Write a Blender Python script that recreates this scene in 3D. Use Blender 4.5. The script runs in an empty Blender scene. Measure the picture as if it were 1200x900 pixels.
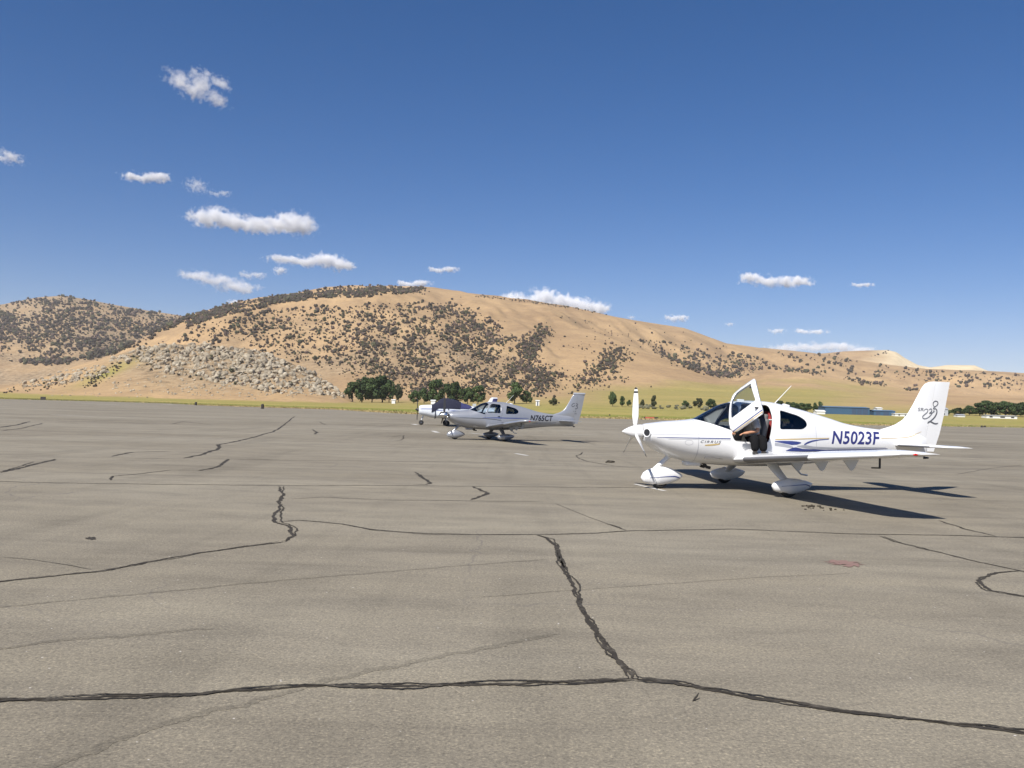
import bpy, bmesh, math, random
import bisect as _bis
import numpy as np
from mathutils import Vector, Matrix
from mathutils.bvhtree import BVHTree

# ------------------------------------------------------------------ camera, sky, sun, exposure
SC = bpy.context.scene
COL = SC.collection
F_PX, CAM_H, PITCH, ROLL = 1040.0, 1.68, 0.0276, 0.0282     # measured on the 1200 x 900 photograph
_f = Vector((0, math.cos(PITCH), math.sin(PITCH)))
_u0 = Vector((0, -math.sin(PITCH), math.cos(PITCH)))
_r0 = Vector((1, 0, 0))
_r = _r0*math.cos(ROLL) + _u0*math.sin(ROLL)
_u = -_r0*math.sin(ROLL) + _u0*math.cos(ROLL)
cam_d = bpy.data.cameras.new('camera')
cam_d.sensor_width = 36.0
cam_d.lens = 36.0*F_PX/1200.0
cam_d.clip_start = 0.1
cam_d.clip_end = 90000
cam = bpy.data.objects.new('camera', cam_d)
COL.objects.link(cam)
cam.matrix_world = Matrix(((_r.x, _u.x, -_f.x, 0), (_r.y, _u.y, -_f.y, 0), (_r.z, _u.z, -_f.z, CAM_H), (0, 0, 0, 1)))
SC.camera = cam

SUN_DIR = Vector((-0.50, -0.78, 1.06)).normalized()      # towards the sun: behind the camera, to the left
SUN_EL = math.asin(SUN_DIR.z)
SUN_AZ = math.atan2(SUN_DIR.x, SUN_DIR.y)
W = bpy.data.worlds.new('World')
SC.world = W
W.use_nodes = True
wn, wl = W.node_tree.nodes, W.node_tree.links
sky = wn.new('ShaderNodeTexSky')
sky.sky_type = 'NISHITA'
sky.sun_disc = False
sky.sun_elevation = SUN_EL
sky.sun_rotation = SUN_AZ
sky.altitude = 1200
sky.air_density = 1.0
sky.dust_density = 0.1
sky.ozone_density = 3.0
wn['Background'].inputs['Strength'].default_value = 0.064
sat = wn.new('ShaderNodeHueSaturation')
sat.inputs['Saturation'].default_value = 1.34
wl.new(sky.outputs[0], sat.inputs['Color'])
tint = wn.new('ShaderNodeMix'); tint.data_type = 'RGBA'; tint.blend_type = 'MULTIPLY'
tint.inputs[0].default_value = 1.0; tint.inputs[7].default_value = (1.10, 0.925, 1.05, 1)
wl.new(sat.outputs[0], tint.inputs[6])
wl.new(tint.outputs[2], wn['Background'].inputs['Color'])
sun_d = bpy.data.lights.new('sun', 'SUN')
sun_d.energy = 5.0
sun_d.angle = math.radians(0.53)
sun_d.color = (1.0, 0.955, 0.89)
sun = bpy.data.objects.new('sun', sun_d)
COL.objects.link(sun)
sun.rotation_euler = (-SUN_DIR).to_track_quat('-Z', 'Y').to_euler()
SC.view_settings.view_transform = 'Standard'
SC.view_settings.look = 'None'
SC.view_settings.gamma = 1.0
SC.view_settings.use_curve_mapping = False
SC.view_settings.exposure = 0.48
SC.render.engine = 'CYCLES'
SC.cycles.use_denoising = True
SC.cycles.max_bounces = 14
SC.cycles.volume_bounces = 12
SC.cycles.transparent_max_bounces = 16

# ------------------------------------------------------------------ helpers
R = random.Random(7)

def ray(px, py):
    return (_f + _r*((px-600)/F_PX) - _u*((py-450)/F_PX))

def gnd(px, py, z=0.0):
    d = ray(px, py)
    t = (z-CAM_H)/d.z
    return Vector((d.x*t, d.y*t, z))

def at_depth(px, py, Y):
    d = ray(px, py)
    return Vector((0, 0, CAM_H)) + d*(Y/d.y)

def yh(x):
    return 478.7 + 0.0282*(x-600)

def tag(o, label=None, cat=None, group=None, kind=None):
    if label: o['label'] = label
    if cat: o['category'] = cat
    if group: o['group'] = group
    if kind: o['kind'] = kind
    return o

def mesh_of(name, V, Fc, mats=(), smooth=False, mi=None):
    me = bpy.data.meshes.new(name)
    me.from_pydata([tuple(v) for v in V], [], [tuple(f) for f in Fc])
    for m in (mats if isinstance(mats, (list, tuple)) else [mats]):
        me.materials.append(m)
    if mi is not None:
        me.polygons.foreach_set('material_index', mi)
    if smooth:
        me.polygons.foreach_set('use_smooth', [True]*len(me.polygons))
    me.update()
    return me

def link(name, me, parent=None, loc=None):
    o = bpy.data.objects.new(name, me)
    COL.objects.link(o)
    if parent: o.parent = parent
    if loc is not None: o.location = loc
    return o

def make(name, V, Fc, mat, parent=None, smooth=False, mi=None):
    return link(name, mesh_of(name, V, Fc, mat, smooth, mi), parent)

def empty(name, loc, rz=0.0):
    o = bpy.data.objects.new(name, None)
    o.empty_display_size = 0.3
    COL.objects.link(o)
    o.location = loc
    o.rotation_euler = (0, 0, rz)
    return o

class MB:
    """collects simple shapes into one mesh"""
    def __init__(s): s.V, s.F = [], []
    def add(s, V, Fc):
        b = len(s.V); s.V += [tuple(v) for v in V]; s.F += [tuple(i+b for i in f) for f in Fc]
    def box(s, x0, x1, y0, y1, z0, z1):
        s.add([(x0,y0,z0),(x1,y0,z0),(x1,y1,z0),(x0,y1,z0),(x0,y0,z1),(x1,y0,z1),(x1,y1,z1),(x0,y1,z1)],
              [(0,3,2,1),(4,5,6,7),(0,1,5,4),(1,2,6,5),(2,3,7,6),(3,0,4,7)])
    def rbox(s, c, size, bev=0.02, rot=None):
        bm = bmesh.new(); bmesh.ops.create_cube(bm, size=1.0)
        for v in bm.verts: v.co = Vector((v.co.x*size[0], v.co.y*size[1], v.co.z*size[2]))
        bmesh.ops.bevel(bm, geom=list(bm.edges), offset=bev, segments=3, affect='EDGES', profile=0.6)
        M = (rot or Matrix.Identity(3))
        bm.verts.index_update()
        s.add([M @ v.co + Vector(c) for v in bm.verts], [[v.index for v in f.verts] for f in bm.faces]); bm.free()
    def tube(s, pts, radii, n=10, flat=1.0, cap=True):
        pts = [Vector(p) for p in pts]; V = []; Fc = []
        if not isinstance(radii, (list, tuple)): radii = [radii]*len(pts)
        for i, p in enumerate(pts):
            d = (pts[min(i+1, len(pts)-1)] - pts[max(i-1, 0)]).normalized()
            a = d.cross(Vector((0, 1, 0)));
            if a.length < 1e-3: a = d.cross(Vector((1, 0, 0)))
            a.normalize(); b = d.cross(a).normalized()
            for k in range(n):
                t = 2*math.pi*k/n
                V.append(p + a*math.cos(t)*radii[i] + b*math.sin(t)*radii[i]*flat)
        for i in range(len(pts)-1):
            for k in range(n):
                k2 = (k+1) % n
                Fc.append((i*n+k, i*n+k2, (i+1)*n+k2, (i+1)*n+k))
        if cap:
            Fc.append(tuple(range(n-1, -1, -1))); Fc.append(tuple((len(pts)-1)*n+k for k in range(n)))
        s.add(V, Fc)
    def loft(s, rings, cap=True, close=True):
        n = len(rings[0]); V = [p for r in rings for p in r]; Fc = []
        for i in range(len(rings)-1):
            for k in range(n if close else n-1):
                k2 = (k+1) % n
                Fc.append((i*n+k, i*n+k2, (i+1)*n+k2, (i+1)*n+k))
        if cap:
            Fc.append(tuple(range(n-1, -1, -1))); Fc.append(tuple((len(rings)-1)*n+k for k in range(n)))
        s.add(V, Fc)
    def ball(s, c, r, sub=2):
        bm = bmesh.new(); bmesh.ops.create_icosphere(bm, subdivisions=sub, radius=1.0)
        rr = r if isinstance(r, (tuple, list)) else (r, r, r)
        bm.verts.index_update()
        s.add([(c[0]+v.co.x*rr[0], c[1]+v.co.y*rr[1], c[2]+v.co.z*rr[2]) for v in bm.verts], [[v.index for v in f.verts] for f in bm.faces]); bm.free()
    def build(s, name, mat, parent=None, smooth=False, autosmooth=None):
        me = mesh_of(name, s.V, s.F, mat, smooth)
        bm = bmesh.new(); bm.from_mesh(me); bmesh.ops.recalc_face_normals(bm, faces=bm.faces); bm.to_mesh(me); bm.free()
        if autosmooth:
            me.polygons.foreach_set('use_smooth', [True]*len(me.polygons))
            me.set_sharp_from_angle(angle=math.radians(autosmooth))
        return link(name, me, parent)

# ------------------------------------------------------------------ materials
def nt(name):
    m = bpy.data.materials.new(name); m.use_nodes = True
    n = m.node_tree.nodes; b = n['Principled BSDF']
    return m, n, m.node_tree.links, b

def plain(name, col, rough=0.5, metal=0.0, var=0.08, scale=6.0, coat=0.0, bump=0.0, spec=0.5):
    m, n, l, b = nt(name)
    b.inputs['Roughness'].default_value = rough
    b.inputs['Metallic'].default_value = metal
    b.inputs['Coat Weight'].default_value = coat
    b.inputs['Specular IOR Level'].default_value = spec
    tc = n.new('ShaderNodeTexCoord'); no = n.new('ShaderNodeTexNoise')
    no.inputs['Scale'].default_value = scale; no.inputs['Detail'].default_value = 6
    l.new(tc.outputs['Object'], no.inputs['Vector'])
    mx = n.new('ShaderNodeMix'); mx.data_type = 'RGBA'
    mx.inputs[6].default_value = (*[c*(1-var) for c in col], 1); mx.inputs[7].default_value = (*[min(1, c*(1+var)) for c in col], 1)
    l.new(no.outputs['Fac'], mx.inputs[0]); l.new(mx.outputs[2], b.inputs['Base Color'])
    if bump:
        bp = n.new('ShaderNodeBump'); bp.inputs['Strength'].default_value = bump; bp.inputs['Distance'].default_value = 0.02
        l.new(no.outputs['Fac'], bp.inputs['Height']); l.new(bp.outputs[0], b.inputs['Normal'])
    return m

def noise(n, l, vec, scale, detail=5, rough=0.55, dist=0.0):
    t = n.new('ShaderNodeTexNoise'); t.inputs['Scale'].default_value = scale; t.inputs['Detail'].default_value = detail
    t.inputs['Roughness'].default_value = rough; t.inputs['Distortion'].default_value = dist
    l.new(vec, t.inputs['Vector']); return t.outputs['Fac']

def ramp(n, l, fac, stops):
    r = n.new('ShaderNodeValToRGB')
    e = r.color_ramp.elements
    while len(e) < len(stops): e.new(0.5)
    for i, (p, c) in enumerate(stops):
        e[i].position = p; e[i].color = (*c, 1) if len(c) == 3 else c
    l.new(fac, r.inputs[0]); return r.outputs[0]

def mapping(n, l, vec, scale=(1, 1, 1), rot=(0, 0, 0)):
    m = n.new('ShaderNodeMapping'); m.inputs['Scale'].default_value = scale; m.inputs['Rotation'].default_value = rot
    l.new(vec, m.inputs['Vector']); return m.outputs[0]

def mix(n, l, fac, a, b, mode='MIX'):
    m = n.new('ShaderNodeMix'); m.data_type = 'RGBA'; m.blend_type = mode
    for sock, v in ((m.inputs[0], fac), (m.inputs[6], a), (m.inputs[7], b)):
        if hasattr(v, 'is_linked') or hasattr(v, 'links'): l.new(v, sock)
        elif isinstance(v, (int, float)): sock.default_value = v
        else: sock.default_value = (*v, 1)
    return m.outputs[2]

def mat_asphalt(name='asphalt', k=1.0):
    m, n, l, b = nt(name)
    tc = n.new('ShaderNodeTexCoord').outputs['Object']
    big = noise(n, l, mapping(n, l, tc, (0.05, 0.11, 1)), 1.0, 6, 0.6, 0.4)
    col = ramp(n, l, big, [(0.30, (0.156, 0.137, 0.102)), (0.50, (0.194, 0.173, 0.131)), (0.70, (0.232, 0.211, 0.163))])
    mid = noise(n, l, mapping(n, l, tc, (0.6, 1.3, 1), (0, 0, 0.3)), 1.0, 9, 0.72, 0.3)
    col = mix(n, l, 0.95, col, ramp(n, l, mid, [(0.28, (0.76, 0.76, 0.77)), (0.5, (1, 1, 1)), (0.72, (1.18, 1.18, 1.16))]), 'MULTIPLY')
    streak = noise(n, l, mapping(n, l, tc, (0.035, 0.75, 1), (0, 0, 0.10)), 1.0, 5, 0.65, 0.6)
    col = mix(n, l, 0.9, col, ramp(n, l, streak, [(0.28, (0.74, 0.74, 0.74)), (0.46, (1, 1, 1)), (0.60, (1.03, 1.03, 1.02)), (0.76, (1.18, 1.17, 1.13))]), 'MULTIPLY')
    # tyre-worn diagonal lanes
    st2 = noise(n, l, mapping(n, l, tc, (0.9, 0.06, 1), (0, 0, -0.75)), 1.0, 4, 0.6, 0.5)
    col = mix(n, l, 0.7, col, ramp(n, l, st2, [(0.30, (0.78, 0.78, 0.78)), (0.46, (1, 1, 1)), (0.64, (1.0, 1.0, 1.0)), (0.78, (1.16, 1.15, 1.12))]), 'MULTIPLY')
    # aggregate
    g1 = noise(n, l, tc, 55.0, 3, 0.7)
    col = mix(n, l, 1.0, col, ramp(n, l, g1, [(0.26, (0.48, 0.48, 0.49)), (0.44, (0.92, 0.92, 0.92)), (0.56, (1.06, 1.06, 1.04)), (0.72, (1.75, 1.70, 1.60))]), 'MULTIPLY')
    g2 = noise(n, l, tc, 24.0, 4, 0.7)
    col = mix(n, l, 0.8, col, ramp(n, l, g2, [(0.3, (0.72, 0.72, 0.72)), (0.5, (1, 1, 1)), (0.7, (1.25, 1.23, 1.19))]), 'MULTIPLY')
    vo = n.new('ShaderNodeTexVoronoi'); vo.inputs['Scale'].default_value = 16.0; l.new(tc, vo.inputs['Vector'])
    pale = ramp(n, l, vo.outputs['Distance'], [(0.0, (1, 1, 1)), (0.10, (1, 1, 1)), (0.14, (0, 0, 0))])
    sel = ramp(n, l, noise(n, l, tc, 9.0, 2), [(0.62, (0, 0, 0)), (0.66, (1, 1, 1))])
    pf = mix(n, l, 1.0, pale, sel, 'MULTIPLY')
    col = mix(n, l, pf, col, (0.50, 0.47, 0.42))
    # hairline cracks
    wv = noise(n, l, tc, 0.9, 4)
    vm = n.new('ShaderNodeVectorMath'); vm.operation = 'ADD'
    vsc = n.new('ShaderNodeVectorMath'); vsc.operation = 'SCALE'; vsc.inputs['Scale'].default_value = 0.6
    nz = n.new('ShaderNodeTexNoise'); nz.inputs['Scale'].default_value = 1.3; nz.inputs['Detail'].default_value = 5; l.new(tc, nz.inputs['Vector'])
    l.new(nz.outputs['Color'], vsc.inputs[0]); l.new(tc, vm.inputs[0]); l.new(vsc.outputs[0], vm.inputs[1])
    v2 = n.new('ShaderNodeTexVoronoi'); v2.feature = 'DISTANCE_TO_EDGE'; v2.inputs['Scale'].default_value = 0.22; l.new(vm.outputs[0], v2.inputs['Vector'])
    hl = ramp(n, l, v2.outputs['Distance'], [(0.0, (1, 1, 1)), (0.0014, (1, 1, 1)), (0.0030, (0, 0, 0))])
    hs = ramp(n, l, noise(n, l, tc, 0.16, 2), [(0.46, (0, 0, 0)), (0.60, (0.75, 0.75, 0.75))])
    col = mix(n, l, mix(n, l, 1.0, hl, hs, 'MULTIPLY'), col, (0.115, 0.105, 0.092))
    col = mix(n, l, 1.0, col, (1.10*k, 1.085*k, 1.10*k), 'MULTIPLY')
    l.new(col, b.inputs['Base Color'])
    b.inputs['Roughness'].default_value = 0.9
    b.inputs['Specular IOR Level'].default_value = 0.25
    bp = n.new('ShaderNodeBump'); bp.inputs['Strength'].default_value = 0.55; bp.inputs['Distance'].default_value = 0.006
    l.new(g1, bp.inputs['Height']); l.new(bp.outputs[0], b.inputs['Normal'])
    return m

def mat_terrain():
    m, n, l, b = nt('dry_grass_hill')
    tc = n.new('ShaderNodeTexCoord').outputs['Object']
    def attr(nm):
        a = n.new('ShaderNodeAttribute'); a.attribute_name = nm; return a.outputs['Fac']
    big = noise(n, l, tc, 0.0045, 6, 0.6, 0.5)
    col = ramp(n, l, big, [(0.30, (0.237, 0.162, 0.101)), (0.48, (0.307, 0.214, 0.131)), (0.66, (0.369, 0.259, 0.156))])
    mid = noise(n, l, tc, 0.03, 7, 0.65, 0.3)
    col = mix(n, l, 0.8, col, ramp(n, l, mid, [(0.3, (0.820, 0.810, 0.830)), (0.52, (1, 1, 1)), (0.72, (1.120, 1.110, 1.060))]), 'MULTIPLY')
    fine = noise(n, l, tc, 0.22, 6, 0.7)
    col = mix(n, l, 0.7, col, ramp(n, l, fine, [(0.34, (0.720, 0.720, 0.740)), (0.5, (1, 1, 1)), (0.7, (1.120, 1.100, 1.080))]), 'MULTIPLY')
    # rocky, brushy slopes
    rk = noise(n, l, tc, 0.12, 5, 0.7)
    rough_c = ramp(n, l, rk, [(0.36, (0.108, 0.087, 0.066)), (0.5, (0.241, 0.178, 0.120)), (0.62, (0.299, 0.237, 0.174)), (0.74, (0.382, 0.324, 0.257))])
    col = mix(n, l, attr('brush'), col, rough_c)
    gr = ramp(n, l, noise(n, l, mapping(n, l, tc, (0.004, 0.020, 0.020)), 1.0, 6, 0.6), [(0.34, (0.274, 0.224, 0.104)), (0.5, (0.228, 0.207, 0.091)), (0.66, (0.315, 0.249, 0.124))])
    gr = mix(n, l, 1.0, gr, (0.95, 1.0, 0.72), 'MULTIPLY'); gr = mix(n, l, 0.8, gr, ramp(n, l, fine, [(0.34, (0.800, 0.800, 0.800)), (0.5, (1, 1, 1)), (0.7, (1.120, 1.100, 1.080))]), 'MULTIPLY')
    col = mix(n, l, attr('green'), col, gr)
    wb = ramp(n, l, noise(n, l, tc, 0.02, 6, 0.6), [(0.3, (0.432, 0.349, 0.241)), (0.6, (0.548, 0.465, 0.340)), (0.75, (0.614, 0.548, 0.423))])
    col = mix(n, l, attr('pale'), col, wb)
    col = mix(n, l, 1.0, col, (1.12, 1.09, 0.96), 'MULTIPLY')
    l.new(col, b.inputs['Base Color'])
    b.inputs['Roughness'].default_value = 1.0
    b.inputs['Specular IOR Level'].default_value = 0.1
    bp = n.new('ShaderNodeBump'); bp.inputs['Strength'].default_value = 0.5; bp.inputs['Distance'].default_value = 4.0
    l.new(mid, bp.inputs['Height']); l.new(bp.outputs[0], b.inputs['Normal'])
    return m

def mat_field():
    m, n, l, b = nt('field_grass')
    tc = n.new('ShaderNodeTexCoord').outputs['Object']
    band = noise(n, l, mapping(n, l, tc, (0.004, 0.035, 1)), 1.0, 6, 0.6, 0.4)
    col = ramp(n, l, band, [(0.32, (0.285, 0.215, 0.085)), (0.44, (0.225, 0.212, 0.048)), (0.56, (0.165, 0.190, 0.034)), (0.70, (0.290, 0.250, 0.085))])
    fine = noise(n, l, mapping(n, l, tc, (0.35, 0.35, 1)), 1.0, 6, 0.7)
    col = mix(n, l, 0.9, col, ramp(n, l, fine, [(0.3, (0.548, 0.548, 0.515)), (0.5, (1, 1, 1)), (0.7, (1.200, 1.170, 1.100))]), 'MULTIPLY')
    l.new(col, b.inputs['Base Color']); b.inputs['Roughness'].default_value = 1.0
    b.inputs['Specular IOR Level'].default_value = 0.1
    return m

def mat_leaf(name, c0, c1):
    m, n, l, b = nt(name)
    tc = n.new('ShaderNodeTexCoord').outputs['Object']
    oi = n.new('ShaderNodeObjectInfo').outputs['Random']
    f = noise(n, l, tc, 1.3, 4)
    col = ramp(n, l, f, [(0.3, c0), (0.7, c1)])
    hsv = n.new('ShaderNodeHueSaturation')
    mr = n.new('ShaderNodeMapRange'); mr.inputs['To Min'].default_value = 0.75; mr.inputs['To Max'].default_value = 1.25
    l.new(oi, mr.inputs['Value']); l.new(mr.outputs[0], hsv.inputs['Value']); l.new(col, hsv.inputs['Color'])
    l.new(hsv.outputs[0], b.inputs['Base Color']); b.inputs['Roughness'].default_value = 0.75
    b.inputs['Specular IOR Level'].default_value = 0.2
    return m

def mat_glass(name, tint, rough=0.02):
    m = bpy.data.materials.new(name); m.use_nodes = True
    n, l = m.node_tree.nodes, m.node_tree.links
    n.remove(n['Principled BSDF'])
    tr = n.new('ShaderNodeBsdfTransparent'); tr.inputs[0].default_value = (*tint, 1)
    gl = n.new('ShaderNodeBsdfGlossy'); gl.inputs['Roughness'].default_value = rough
    fr = n.new('ShaderNodeFresnel'); fr.inputs['IOR'].default_value = 1.8
    mx = n.new('ShaderNodeMixShader')
    l.new(fr.outputs[0], mx.inputs[0]); l.new(tr.outputs[0], mx.inputs[1]); l.new(gl.outputs[0], mx.inputs[2])
    l.new(mx.outputs[0], n['Material Output'].inputs[0])
    return m

def mat_seal():
    m, n, l, b = nt('tar_seal')
    tc = n.new('ShaderNodeTexCoord').outputs['Object']
    f = noise(n, l, tc, 7.0, 6, 0.7)
    col = ramp(n, l, f, [(0.32, (0.024, 0.020, 0.014)), (0.54, (0.048, 0.040, 0.029)), (0.66, (0.09, 0.078, 0.060)), (0.76, (0.19, 0.168, 0.135))])
    l.new(col, b.inputs['Base Color']); b.inputs['Roughness'].default_value = 0.8
    b.inputs['Specular IOR Level'].default_value = 0.3
    return m

M = dict(
    stain=mat_asphalt('stained_asphalt', 0.80), scuff=mat_asphalt('scuffed_asphalt', 1.22),
    asphalt=mat_asphalt(), terrain=mat_terrain(), field=mat_field(), seal=mat_seal(),
    white=plain('aircraft_white_paint', (0.74, 0.74, 0.735), 0.22, var=0.02, scale=2.0, coat=0.4),
    silver=plain('aircraft_silver_paint', (0.33, 0.34, 0.365), 0.28, metal=0.35, var=0.03, scale=2.0, coat=0.3),
    cream=plain('lining_cream', (0.55, 0.52, 0.45), 0.7),
    lining=plain('cabin_lining', (0.16, 0.15, 0.14), 0.8),
    dark=plain('black_plastic', (0.02, 0.02, 0.022), 0.5),
    tyre=plain('tyre_rubber', (0.025, 0.025, 0.025), 0.85),
    blue=plain('stripe_blue', (0.035, 0.055, 0.21), 0.3, coat=0.3),
    gold=plain('stripe_gold', (0.55, 0.40, 0.16), 0.35, coat=0.3),
    grey=plain('stripe_grey', (0.36, 0.37, 0.40), 0.35, coat=0.3),
    ink=plain('emblem_grey', (0.09, 0.095, 0.11), 0.4),
    black=plain('letter_black', (0.02, 0.02, 0.025), 0.4),
    navy=plain('letter_navy', (0.03, 0.035, 0.16), 0.35),
    bladeb=plain('blade_black', (0.03, 0.03, 0.033), 0.4),
    chrome=plain('polished_metal', (0.7, 0.7, 0.7), 0.2, metal=1.0),
    leather=plain('seat_leather', (0.13, 0.125, 0.12), 0.6, bump=0.1),
    leather2=plain('seat_grey_leather', (0.42, 0.40, 0.37), 0.6),
    tks=plain('deicing_metal', (0.20, 0.20, 0.21), 0.45, metal=0.5),
    redbag=plain('red_cloth', (0.32, 0.035, 0.035), 0.8),
    redl=plain('red_lens', (0.5, 0.02, 0.02), 0.2),
    glass=mat_glass('window_glass', (0.72, 0.78, 0.82)),
    glassd=mat_glass('tinted_glass', (0.30, 0.32, 0.36)),
    paint=plain('worn_white_line', (0.50, 0.48, 0.44), 0.8, var=0.25, scale=9),
    redpaint=plain('faded_red_paint', (0.22, 0.135, 0.11), 0.85, var=0.2, scale=12),
)
# ------------------------------------------------------------------ ground and apron
def interp(x, pts):
    if x <= pts[0][0]: return pts[0][1]
    for (a, b), (c, d) in zip(pts, pts[1:]):
        if x <= c:
            t = (x-a)/(c-a); return b+(d-b)*t
    return pts[-1][1]

def smooth_interp(xs, pts):
    px = np.array([p[0] for p in pts], float); py = np.array([p[1] for p in pts], float)
    return np.interp(xs, px, py)

tag(make('ground', [(-7000, -400, -0.03), (7000, -400, -0.03), (7000, 500, -0.03), (-7000, 500, -0.03)], [(0, 1, 2, 3)], M['field']), kind='structure')

def vnoise(x, y, seed=0):
    """2-D value noise, numpy arrays"""
    xi = np.floor(x).astype(np.int64); yi = np.floor(y).astype(np.int64)
    fx = x-xi; fy_ = y-yi
    fx = fx*fx*(3-2*fx); fy_ = fy_*fy_*(3-2*fy_)
    def hsh(a, b):
        h = (a*374761393 + b*668265263 + seed*1442695041) & 0xFFFFFFFF
        h = ((h ^ (h >> 13))*1274126177) & 0xFFFFFFFF
        return ((h ^ (h >> 16)) & 0xFFFFFF)/float(0xFFFFFF)
    a = hsh(xi, yi); b = hsh(xi+1, yi); c = hsh(xi, yi+1); d = hsh(xi+1, yi+1)
    return (a+(b-a)*fx) + ((c+(d-c)*fx)-(a+(b-a)*fx))*fy_

def fbm(x, y, oct=4, seed=0):
    s = 0; amp = 1.0; tot = 0
    for o in range(oct):
        s = s + amp*vnoise(x*(2**o)+17.3*o, y*(2**o)-9.1*o, seed+o); tot += amp; amp *= 0.5
    return s/tot

EDGE = [(-700, 320), (-300, 315), (0, 306), (150, 330), (205, 318), (235, 268), (330, 252), (395, 246), (430, 206), (475, 178), (600, 190), (700, 203), (860, 208), (1000, 216), (1100, 255), (1200, 318), (1600, 330), (1900, 330)]
def edge_depth(xp): return interp(xp, EDGE)
av = []
x = -700.0
while x <= 1900:
    Y = edge_depth(x) + (R.random()-0.5)*3.0
    av.append((Y*(x-600)/F_PX, Y, 0.0)); x += 12
av = [(-420, -60, 0)] + av + [(420, -60, 0)]
apron = tag(make('apron', av, [tuple(range(len(av)-1, -1, -1))], M['asphalt']), kind='structure')

# bare dirt shoulder between the asphalt and the grass
M['dirt'] = plain('dry_dirt', (0.30, 0.235, 0.15), 0.95, var=.25, scale=.25)
dv = []; x = 215.0; dn = 0
while x <= 1075:
    Y0 = edge_depth(x); wd = (8+10*math.sin((x-215)/860*math.pi))*(0.7+0.6*R.random())
    dv += [(( Y0-4)*(x-600)/F_PX, Y0-4, -0.015), ((Y0+wd)*(x-600)/F_PX, Y0+wd, -0.015)]; x += 10; dn += 1
tag(make('dirt_shoulder', dv, [(2*i, 2*i+2, 2*i+3, 2*i+1) for i in range(dn-1)], M['dirt']), kind='structure')

# tar-sealed cracks, traced as lines on the ground
def crack(pts_px, w, strands=1, wob=1.0, z=0.004, seed=0, mat=None):
    rr = random.Random(seed*31+5)
    P = [gnd(*p) for p in pts_px]
    mb = MB()
    for s in range(strands):
        # resample
        path = []
        for a, b in zip(P, P[1:]):
            L = (b-a).length; st = max(0.016, 0.0030*a.length); k = max(1, int(L/st))
            for i in range(k): path.append(a.lerp(b, i/k))
        path.append(P[-1]); st_ = max(0.016, 0.0030*P[0].length)
        off = 0.0; slow = 0.0; wd = w; V = []
        n = len(path)
        for i, p in enumerate(path):
            d = (path[min(i+2, n-1)]-path[max(i-2, 0)]); d.z = 0
            if d.length < 1e-6: d = Vector((1, 0, 0))
            d.normalize(); nrm = Vector((-d.y, d.x, 0))
            q_ = min(1.0, st_/0.05)**.5
            slow = slow*0.95 + (rr.random()-0.5)*0.042*wob*q_
            off = off*0.6 + (rr.random()-0.5)*0.022*wob*q_
            wd = wd*0.75 + 0.25*w*(0.15+1.75*rr.random())
            end = min(1.0, min(i, n-1-i)/6.0+0.15)
            k = wd*end*(0.42 if s else 0.85)
            sh = (0.0 if s == 0 else w*(1.0*math.sin(i*0.045*s+s*2.1)))
            c = p + nrm*(off*min(1, w*14)+slow*min(1, w*14)+sh)
            V.append((c.x+nrm.x*k*0.5, c.y+nrm.y*k*0.5, z+0.0016*s)); V.append((c.x-nrm.x*k*0.5, c.y-nrm.y*k*0.5, z+0.0016*s))
        mb.add(V, [(2*i, 2*i+1, 2*i+3, 2*i+2) for i in range(n-1)])
    return make('crack_seal' if mat is None else 'stain_line', mb.V, mb.F, mat or M['seal'], apron)

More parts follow.
